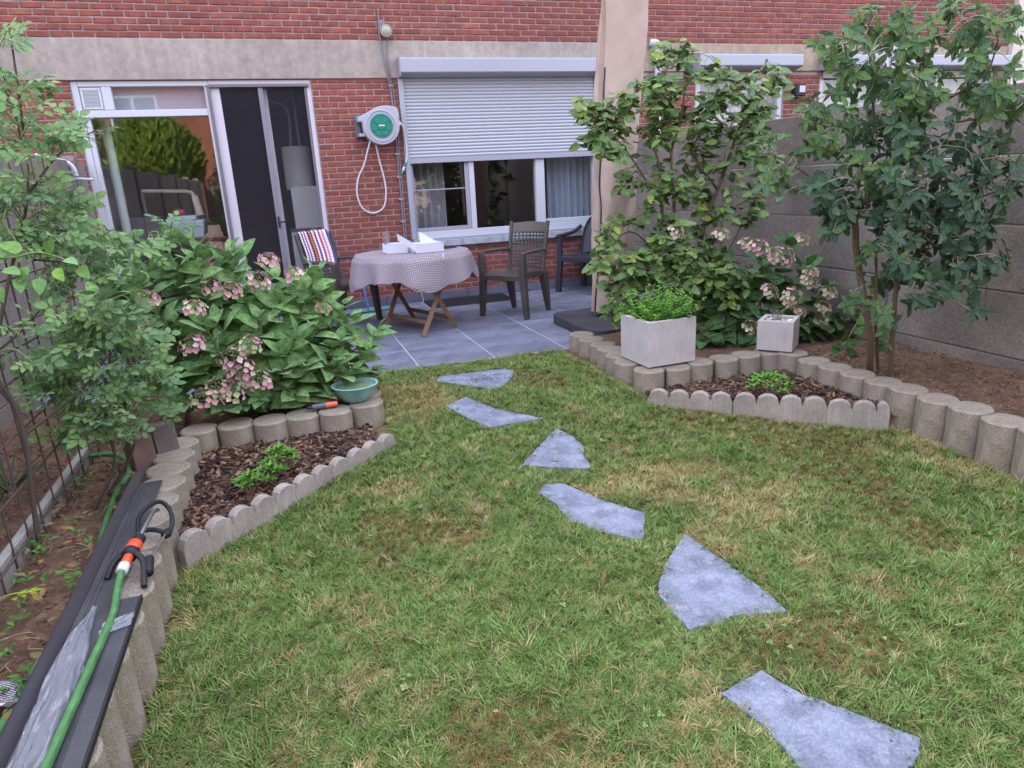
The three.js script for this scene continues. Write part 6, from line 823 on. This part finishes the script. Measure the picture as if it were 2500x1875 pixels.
  for (let k = 0; k < 7; k++) { const x = -1.38 + rr(-0.2, 0.16), z = 4.5 + k * 0.27, t = thing('grass_clump', 'clump of strappy dark grass behind the trellis plank', 'grass clump', [0, 0, 0], 0, 'grass clumps behind the plank'), l = []; for (let i = 0; i < 34; i++) { const a = rnd() * 6.28, L = rr(0.16, 0.34), d = V(Math.cos(a), 0, Math.sin(a)); l.push(leafGeo(L, 0.008, { n: 5, fold: 0.3, bend: 0.75, stalk: 0, tip: 0.4 }).applyMatrix4(basisM(V(x + d.x * 0.03, 0.05, z + d.z * 0.03), d.clone().add(V(0, rr(0.9, 2.2), 0)), V(0, 1, 0).addScaledVector(d, -1.5), 1))); } part('blades', l, leafMat(fT, { color: new THREE.Color('#9fb694') }), t); }
  // weeds and ground cover
  const wf = new Foliage([leafGeo(0.03, 0.014, { n: 3, bend: 0.15, stalk: 0 })], T, ['#86a678', '#98b886', '#74946c'], { roughness: 0.6 }), wd = thing('weeds'); wd.userData = { kind: 'stuff' };
  for (let k = 0; k < 46; k++) { const p = rnd() < 0.55 ? V(rr(-1.05, -0.82), 0.07, rr(4.3, 6.5)) : rnd() < 0.4 ? V(rr(-1.65, -1.15), 0.07, rr(4.3, 6.0)) : V(rr(3.3, 3.95), 0.11, rr(4.9, 6.2)); if (p.x > 3 && p.z < 5.4 && rnd() < 0.7) continue; const n = 4 + rnd() * 6; for (let i = 0; i < n; i++) { const a = rnd() * 6.28, h = rnd() * 0.07; wf.add(p.clone().add(V(rr(-0.02, 0.02), h * 0.6, rr(-0.02, 0.02))), V(Math.cos(a), rr(0.1, 0.8), Math.sin(a)), V(0, 1, 0.2), rr(0.5, 1.1)); } }
  wf.build(wd, 'leaf', 0);
}
// ---------------------------------------------------------------- mulch and litter
function scatter(name, geo, m, n, place, kind = 'stuff') {
  const im = new THREE.InstancedMesh(geo, m, n), d = new THREE.Object3D(), c = new THREE.Color(); for (let i = 0; i < n; i++) { const col = place(d); d.updateMatrix(); im.setMatrixAt(i, d.matrix); im.setColorAt(i, c.set(col)); } im.name = numbered(name); im.userData.kind = kind; im.castShadow = im.receiveShadow = true; scene.add(im); return im;
}
{
  const chip = new THREE.BoxGeometry(0.042, 0.006, 0.013); { const p = chip.attributes.position; for (let i = 0; i < p.count; i++) p.setXYZ(i, p.getX(i) * (1 + 0.3 * (hash(i % 8, 1, 3) - 0.5)), p.getY(i) + 0.004 * (hash(i % 8, 2, 3) - 0.5), p.getZ(i) * (1 + 0.7 * (hash(i % 8, 3, 3) - 0.5))); chip.computeVertexNormals(); }
  const inTri = (a, b, c) => { let u = rnd(), v = rnd(); if (u + v > 1) { u = 1 - u; v = 1 - v; } return [a[0] + u * (b[0] - a[0]) + v * (c[0] - a[0]), a[1] + u * (b[1] - a[1]) + v * (c[1] - a[1])]; };
  const cols = ['#5e4438', '#6c5042', '#46332c', '#7a5a48', '#956f54', '#3a2b26', '#634738', '#b08a68'], barkM = mat('#ffffff', { roughness: 0.95, map: rep(grainT, 1) });
  const put = (t) => (d) => { const [x, z] = inTri(...t); d.position.set(x, -0.010 + rnd() * 0.026, z); d.rotation.set(rr(-0.5, 0.5), rr(0, 6.28), rr(-0.5, 0.5)); const s = rr(0.45, 1.35); d.scale.set(s, rr(0.6, 1.4), s * rr(0.6, 1.3)); return pick(cols); };
  scatter('bark_mulch', chip, barkM, 2600, put([[-0.56, 4.2], [-0.56, 5.22], [0.34, 4.47]])); scatter('bark_mulch', chip, barkM, 900, put([[-0.56, 4.2], [0.34, 4.47], [0.34, 4.18]])); scatter('bark_mulch', chip, barkM, 2800, put([[2.1, 4.34], [3.06, 5.28], [3.06, 4.34]])); scatter('bark_mulch', chip, barkM, 500, put([[2.02, 4.4], [2.1, 4.34], [2.4, 4.75]]));
  const dead = leafGeo(0.045, 0.024, { n: 3, fold: 0.5, bend: -0.2, stalk: 0 }), deadM = new THREE.MeshStandardMaterial({ color: '#ffffff', roughness: 0.9, side: THREE.DoubleSide, map: leafTex([196, 186, 170], [160, 148, 130], 6, 281) }), dc = ['#8f7a58', '#a08a62', '#7a6048', '#b09a5a', '#6a5442', '#9a9468'];
  scatter('fallen_leaves', dead, deadM, 260, (d) => { d.position.set(rr(-1.08, -0.78), 0.085 + rnd() * 0.01, rr(4.4, 7)); d.rotation.set(rr(-0.3, 0.3), rr(0, 6.28), rr(-0.4, 0.4)); d.scale.setScalar(rr(0.45, 1.1)); d.position.y -= 0.012 * Math.max(0, d.position.z - 5); return pick(dc); });
  scatter('fallen_leaves', dead, deadM, 45, (d) => { d.position.set(rr(3.25, 3.95), 0.112, rr(4.3, 6.5)); d.rotation.set(rr(-0.3, 0.3), rr(0, 6.28), rr(-0.4, 0.4)); d.scale.setScalar(rr(0.4, 0.9)); return pick(dc); });
  scatter('terrace_litter', dead, deadM, 26, (d) => { d.position.set(rr(0.4, 2.6), 0.006, rr(0.3, 2.95)); d.rotation.set(rr(-0.2, 0.2), rr(0, 6.28), rr(-0.3, 0.3)); d.scale.setScalar(rr(0.3, 0.7)); return pick(dc); });
  const clod = new THREE.IcosahedronGeometry(0.008, 0); scatter('soil_clods', clod, mat('#ffffff', { roughness: 1 }), 2600, (d) => { const l = rnd() < 0.6; d.position.set(l ? rr(-1.7, -0.78) : rr(3.25, 3.98), (l ? 0.058 : 0.095) + rnd() * 0.012, l ? rr(3.4, 7.0) : rr(4.3, 6.5)); d.position.y -= 0.012 * Math.max(0, d.position.z - 5); d.rotation.set(rnd() * 6, rnd() * 6, 0); d.scale.set(rr(0.3, 1.3), rr(0.3, 1), rr(0.3, 1.3)); return pick(['#6e5442', '#7c604c', '#5c4636', '#866a56']); });
  const twg = []; for (let k = 0; k < 40; k++) { const x = rr(-1.05, -0.8), z = rr(4.6, 6.8), a = rnd() * 6.28, L = rr(0.04, 0.14), y = 0.095 - 0.012 * Math.max(0, z - 5); twg.push(tube([V(x, y, z), V(x + L * 0.5 * Math.cos(a) + rr(-0.01, 0.01), y + 0.006, z + L * 0.5 * Math.sin(a)), V(x + L * Math.cos(a), y, z + L * Math.sin(a))], 0.0018, 4)); } const tw = part('dry_twigs', twg, M.twig, scene); tw.userData.kind = 'stuff';
}
// ---------------------------------------------------------------- lawn grass
{
  const tuft = (n, h0, h1, lean, sd) => { seed = sd; const l = []; for (let k = 0; k < n; k++) { const a = rnd() * 6.28, L = rr(h0, h1), d = V(Math.cos(a), 0, Math.sin(a)), up = rr(lean * 0.4, lean), pos = [], w = rr(0.001, 0.0018), o = V(rr(-0.014, 0.014), -0.006, rr(-0.014, 0.014)), sx = V(-d.z, 0, d.x), c = rr(0.78, 1.15), bend = rr(0.2, 0.9); const P = (t) => o.clone().add(V(0, L * t * (1 - bend * 0.35 * t) * (1 / Math.hypot(1, up)), 0)).addScaledVector(d, L * t * up / Math.hypot(1, up) + bend * L * 0.45 * t * t); const A = P(0), B = P(0.5), C = P(1), q = (p, k2) => [p.x + sx.x * k2, p.y, p.z + sx.z * k2]; pos.push(...q(A, -w), ...q(A, w), ...q(B, w), ...q(A, -w), ...q(B, w), ...q(B, -w), ...q(B, -w), ...q(B, w), ...q(C, 0)); const g = new THREE.BufferGeometry(); g.setAttribute('position', new THREE.Float32BufferAttribute(pos, 3)); g.computeVertexNormals(); const col = new THREE.Color().setRGB(c * rr(0.9, 1.15), c, c * rr(0.85, 1.05)); l.push(tinted(g, col)); } return mergeGeometries(l); };
  const bladeM = new THREE.MeshPhysicalMaterial({ color: '#ffffff', vertexColors: true, roughness: 0.75, specularIntensity: 0.2, side: THREE.DoubleSide });
  const inside = (poly, x, z) => { let c = false; for (let i = 0, j = poly.length - 1; i < poly.length; j = i++) { const [a, b] = poly[i], [e, f] = poly[j]; if ((b > z) !== (f > z) && x < (e - a) * (z - b) / (f - b) + a) c = !c; } return c; };
  const shrink = (poly, k) => { const c = poly.reduce((s, p) => [s[0] + p[0] / poly.length, s[1] + p[1] / poly.length], [0, 0]); return poly.map((p) => { const dx = p[0] - c[0], dz2 = p[1] - c[1], L = Math.hypot(dx, dz2); return [c[0] + dx * (L + k) / L, c[1] + dz2 * (L + k) / L]; }); };
  const sp = stonePoly.map((p) => shrink(p, -0.006)), sp2 = stonePoly.map((p) => shrink(p, 0.014));
  const ok = (x, z) => {
    if (z < 3.012 || (vnoise(x * 30, z * 30, 88) > 0.45 ? sp : sp2).some((p) => inside(p, x, z))) return false;
    if (x < 0.46 && z < 4.45 && x < 0.445) return false;
    if (x < -0.545 && z > 4) return false;
    if (x < 0.44 && z < 5.45) { const t = (x + 0.555) / 0.96, zl = 5.295 - t * 0.807; if (z < zl + 0.05) return false; }
    if (x > 3.06) return false;
    if (x > 2.07 - sstep(3.2, 3.9, z) * 0.05 && z < 4.4) return false;
    if (x > 1.98 && z < 5.44) { const t = (x - 1.976) / 1.009, zl = 4.505 + t * 0.797; if (z < zl + 0.05) return false; }
    if (x > 3.04) return false; return true;
  };
  seed = 777; const N = 92000, sets = [[], [], []], green = ['#76914e', '#809a56', '#67823f', '#8ba262', '#567036'].map((c) => new THREE.Color(c)), straw = ['#b1a272', '#a49464', '#bfb182', '#958257'].map((c) => new THREE.Color(c)), brown = ['#84704a', '#735f3e', '#938054'].map((c) => new THREE.Color(c));
  let made = 0; const d = new THREE.Object3D(), col = new THREE.Color();
  while (made < N) {
    const z = lerp(3.0, 8.2, Math.pow(rnd(), 0.9)), x = rr(-0.56, 3.08); if (!ok(x, z)) { if (rnd() < 0.0) made++; continue; }
    const patch = fbm(x * 1.3 + 5, z * 1.3, 301, 0, 4), fine = fbm(x * 6, z * 6, 302, 0, 3), dry = sstep(0.50, 0.66, patch * 0.62 + fine * 0.38), dead = sstep(0.56, 0.68, fbm(x * 2.6 + 9, z * 2.6, 305, 0, 3));
    if (dead > 0.75 && rnd() < 0.12) { made++; continue; }
    const r = rnd(); col.copy(r < 0.16 + dry * 0.62 ? pick(straw) : pick(green)); if (rnd() < dead * 0.42) col.copy(pick(brown)); col.multiplyScalar(rr(0.72, 1.08) * (0.78 + 0.42 * fbm(x * 3 + 40, z * 3, 309, 0, 3)));
    const k = rnd() < 0.3 + dry * 0.35 ? 1 : rnd() < 0.2 ? 2 : 0, s = rr(0.6, 1.15) * (1 - dead * 0.3) * (0.75 + 0.6 * fbm(x * 4 + 3, z * 4, 307, 0, 3)); sets[k].push([x, z, s, col.getHex(), rr(0, 6.28)]); made++;
  }
  const geos = [tuft(11, 0.028, 0.052, 1.0, 11), tuft(10, 0.026, 0.052, 2.8, 12), tuft(8, 0.042, 0.066, 0.9, 13)];
  const lawn = new THREE.Group(); lawn.name = 'lawn_grass'; lawn.userData.kind = 'stuff'; scene.add(lawn);
  sets.forEach((l, i) => { const im = new THREE.InstancedMesh(geos[i], bladeM, l.length); l.forEach(([x, z, s, c, r], k) => { d.position.set(x, lawnY(x, z) - 0.006, z); d.rotation.set(0, r, 0); d.scale.set(s, s * 1, s); d.updateMatrix(); im.setMatrixAt(k, d.matrix); im.setColorAt(k, col.setHex(c)); }); im.name = 'grass_blades'; im.userData.kind = 'stuff'; im.castShadow = im.receiveShadow = true; lawn.add(im); });
}
{ // clover, fallen leaves and soil crumbs on the lawn and the stones
  seed = 909; const cl = (() => { const l = []; for (let k = 0; k < 3; k++) l.push(leafGeo(0.011, 0.010, { n: 3, fold: 0.1, bend: 0.05, stalk: 0, tip: 0.5, base: 0.9 }).rotateY(k * 2.094)); return merge(l); })(), ct = mat('#ffffff', { roughness: 0.9, side: THREE.DoubleSide });
  const spots = Array.from({ length: 34 }, () => [rr(-0.3, 2.9), rr(4.6, 7.3), rr(0.03, 0.12)]);
  scatter('lawn_clover', cl, ct, 110, (d) => { const s = pick(spots), a = rnd() * 6.28, r = s[2] * Math.sqrt(rnd()), x = s[0] + r * Math.cos(a), z = s[1] + r * Math.sin(a); d.position.set(x, lawnY(x, z) + rr(0.008, 0.03), z); d.rotation.set(rr(-0.4, 0.4), rr(0, 6), rr(-0.4, 0.4)); d.scale.setScalar(rr(0.6, 1.3)); return pick(['#5f7c40', '#6f8c4c', '#547038', '#7c9654']); });
  const dl = leafGeo(0.04, 0.02, { n: 3, fold: 0.5, bend: -0.25, stalk: 0 });
  scatter('lawn_litter', dl, mat('#ffffff', { roughness: 0.95, side: THREE.DoubleSide }), 46, (d) => { const x = rr(-0.4, 3.0), z = rr(3.2, 7.2); d.position.set(x, lawnY(x, z) + 0.022, z); d.rotation.set(rr(-0.5, 0.5), rr(0, 6), rr(-0.5, 0.5)); d.scale.setScalar(rr(0.3, 0.75)); return pick(['#6a5438', '#84693f', '#4f4030', '#9a8450']); });
  scatter('soil_crumbs', new THREE.IcosahedronGeometry(0.0045, 0), mat('#ffffff', { roughness: 1 }), 90, (d) => { const p = pick(stonePoly), k = Math.floor(rnd() * p.length), n = p[(k + 1) % p.length], t = rnd(), c = p.reduce((s, q) => [s[0] + q[0] / p.length, s[1] + q[1] / p.length], [0, 0]), e = [lerp(p[k][0], n[0], t), lerp(p[k][1], n[1], t)], u = Math.pow(rnd(), 4) * 0.5 - 0.03, x = lerp(e[0], c[0], u), z = lerp(e[1], c[1], u); d.position.set(x, lawnY(x, z) + 0.0095, z); d.rotation.set(rnd() * 6, rnd() * 6, 0); d.scale.set(rr(0.3, 1.1), rr(0.2, 0.6), rr(0.3, 1.0)); return pick(['#4a3e36', '#5a4c42', '#6a5a4e']); });
  const sm = stonePoly[0].reduce((s, q) => [s[0] + q[0] / stonePoly[0].length, s[1] + q[1] / stonePoly[0].length], [0, 0]);
  scatter('moss_specks', new THREE.IcosahedronGeometry(0.005, 0), mat('#ffffff', { roughness: 1 }), 130, (d) => { const x = sm[0] + (rnd() + rnd() - 1) * 0.16 + 0.02, z = sm[1] + (rnd() + rnd() - 1) * 0.09; d.position.set(x, lawnY(x, z) + 0.0085, z); d.rotation.set(0, rnd() * 6, 0); d.scale.set(rr(0.5, 2.2), 0.3, rr(0.5, 1.6)); return pick(['#2d332c', '#3a3f36', '#454a42']); });
}
// ---------------------------------------------------------------- behind the photographer: what the panes mirror
{
  seed = 4242;
  const cT = leafTex([110, 130, 62], [140, 156, 90], 9, 291), cg = leafGeo(0.19, 0.06, { n: 3, fold: 0.3, bend: 0.2, stalk: 0 });
  const conifer = (label, x, z, r, y0, y1, n) => { const t = thing('conifer', label, 'tree', [x, 0, z]), f = new Foliage([cg], cT, ['#dfe6b4', '#c8d4a0', '#aebc8a', '#e8eaba'], { roughness: 0.8 }); part('trunk', tube([V(0, -0.4, 0), V(0.05, y0 + 0.3, 0), V(0, y1 - 0.3, 0)], 0.16, 12, 0.05), mat('#b59a78', { roughness: 0.95, map: woodT }), t); const br = []; for (let k = 0; k < n; k++) { const d = rdir(), h = (y1 - y0) / 2, rad = Math.pow(rnd(), 0.4), p = V(d.x * r * rad, (y0 + y1) / 2 + d.y * h * rad, d.z * r * rad); f.add(p, V(d.x * 0.5, d.y * 0.4 + 0.8, d.z * 0.5).add(rdir().multiplyScalar(0.5)), d.clone().add(rdir().multiplyScalar(0.6)), rr(0.8, 1.5)); if (k % 40 === 0) br.push(tube([V(0, p.y * 0.9, 0), p], 0.02, 4, 0.006)); } f.build(t, 'spray', 0); part('limbs', br, M.bark, t); };
  conifer('broad clipped conifer at the far end of the garden, mirrored in the pane', -2.85, 12.6, 1.1, 1.05, 3.35, 12000); conifer('second conifer beside the mirrored one at the garden end', 3.6, 13.0, 1.5, 0.4, 3.4, 8000); conifer('low conifer between the two at the garden end', 6.4, 13.2, 1.3, 0.3, 3.0, 5000); conifer('tall conifer in the far left garden corner', -5.4, 13.4, 1.5, 0.6, 4.2, 7000);
  const h = thing('opposite_house', 'sunlit orange brick house across the gardens with white windows', 'house', [0, 0, 24]); part('wall', puv(merge([span(-16, 16, -0.4, 1.2, 0, 6), span(-16, 16, 2.7, 3.9, 0, 6), span(-16, 16, 5.3, 6.4, 0, 6), ...[-16, -12, -8, -4, 0, 4, 8, 12].flatMap((x) => [span(x, x + 2.2, 1.2, 2.7, 0, 6), span(x, x + 2.2, 3.9, 5.3, 0, 6)])])), mat('#a56d5a', { roughness: 0.9, map: brickT }), h);
  for (const x of [-16, -12, -8, -4, 0, 4, 8, 12]) for (const y of [1.2, 3.9]) { const w = sub('window', h); part('frame', [span(x + 2.2, x + 4, y, y + 0.09, 0.04, 0.12), span(x + 2.2, x + 4, y + 1.3, y + 1.4, 0.04, 0.12), span(x + 2.2, x + 2.3, y + 0.09, y + 1.3, 0.04, 0.12), span(x + 3.9, x + 4, y + 0.09, y + 1.3, 0.04, 0.12), span(x + 3.05, x + 3.15, y + 0.09, y + 1.3, 0.04, 0.12)], M.white, w); part('pane', span(x + 2.25, x + 3.95, y + 0.05, y + 1.35, 0.07, 0.08), mat('#39424e', { roughness: 0.1 }), w); }
  part('roof', exX([[-0.4, 6.4], [3, 8.6], [6.4, 6.4]], 32.4).translate(-16.2, 0, 0), mat('#6e4638'), h);
  const bf = thing('rear_fence', 'grey panel fence closing the far end of the garden', 'fence'); for (let k = 0; k < 5; k++) for (let j = 0; j < 3; j++) part('panel', puv(rbox(1.9, 0.38, 0.04, 0.008, -0.75 + j * 1.93, -0.16 + k * 0.385, 11.35, 1), 0.9), M.fence, bf);
}
renderer.render(scene, camera);
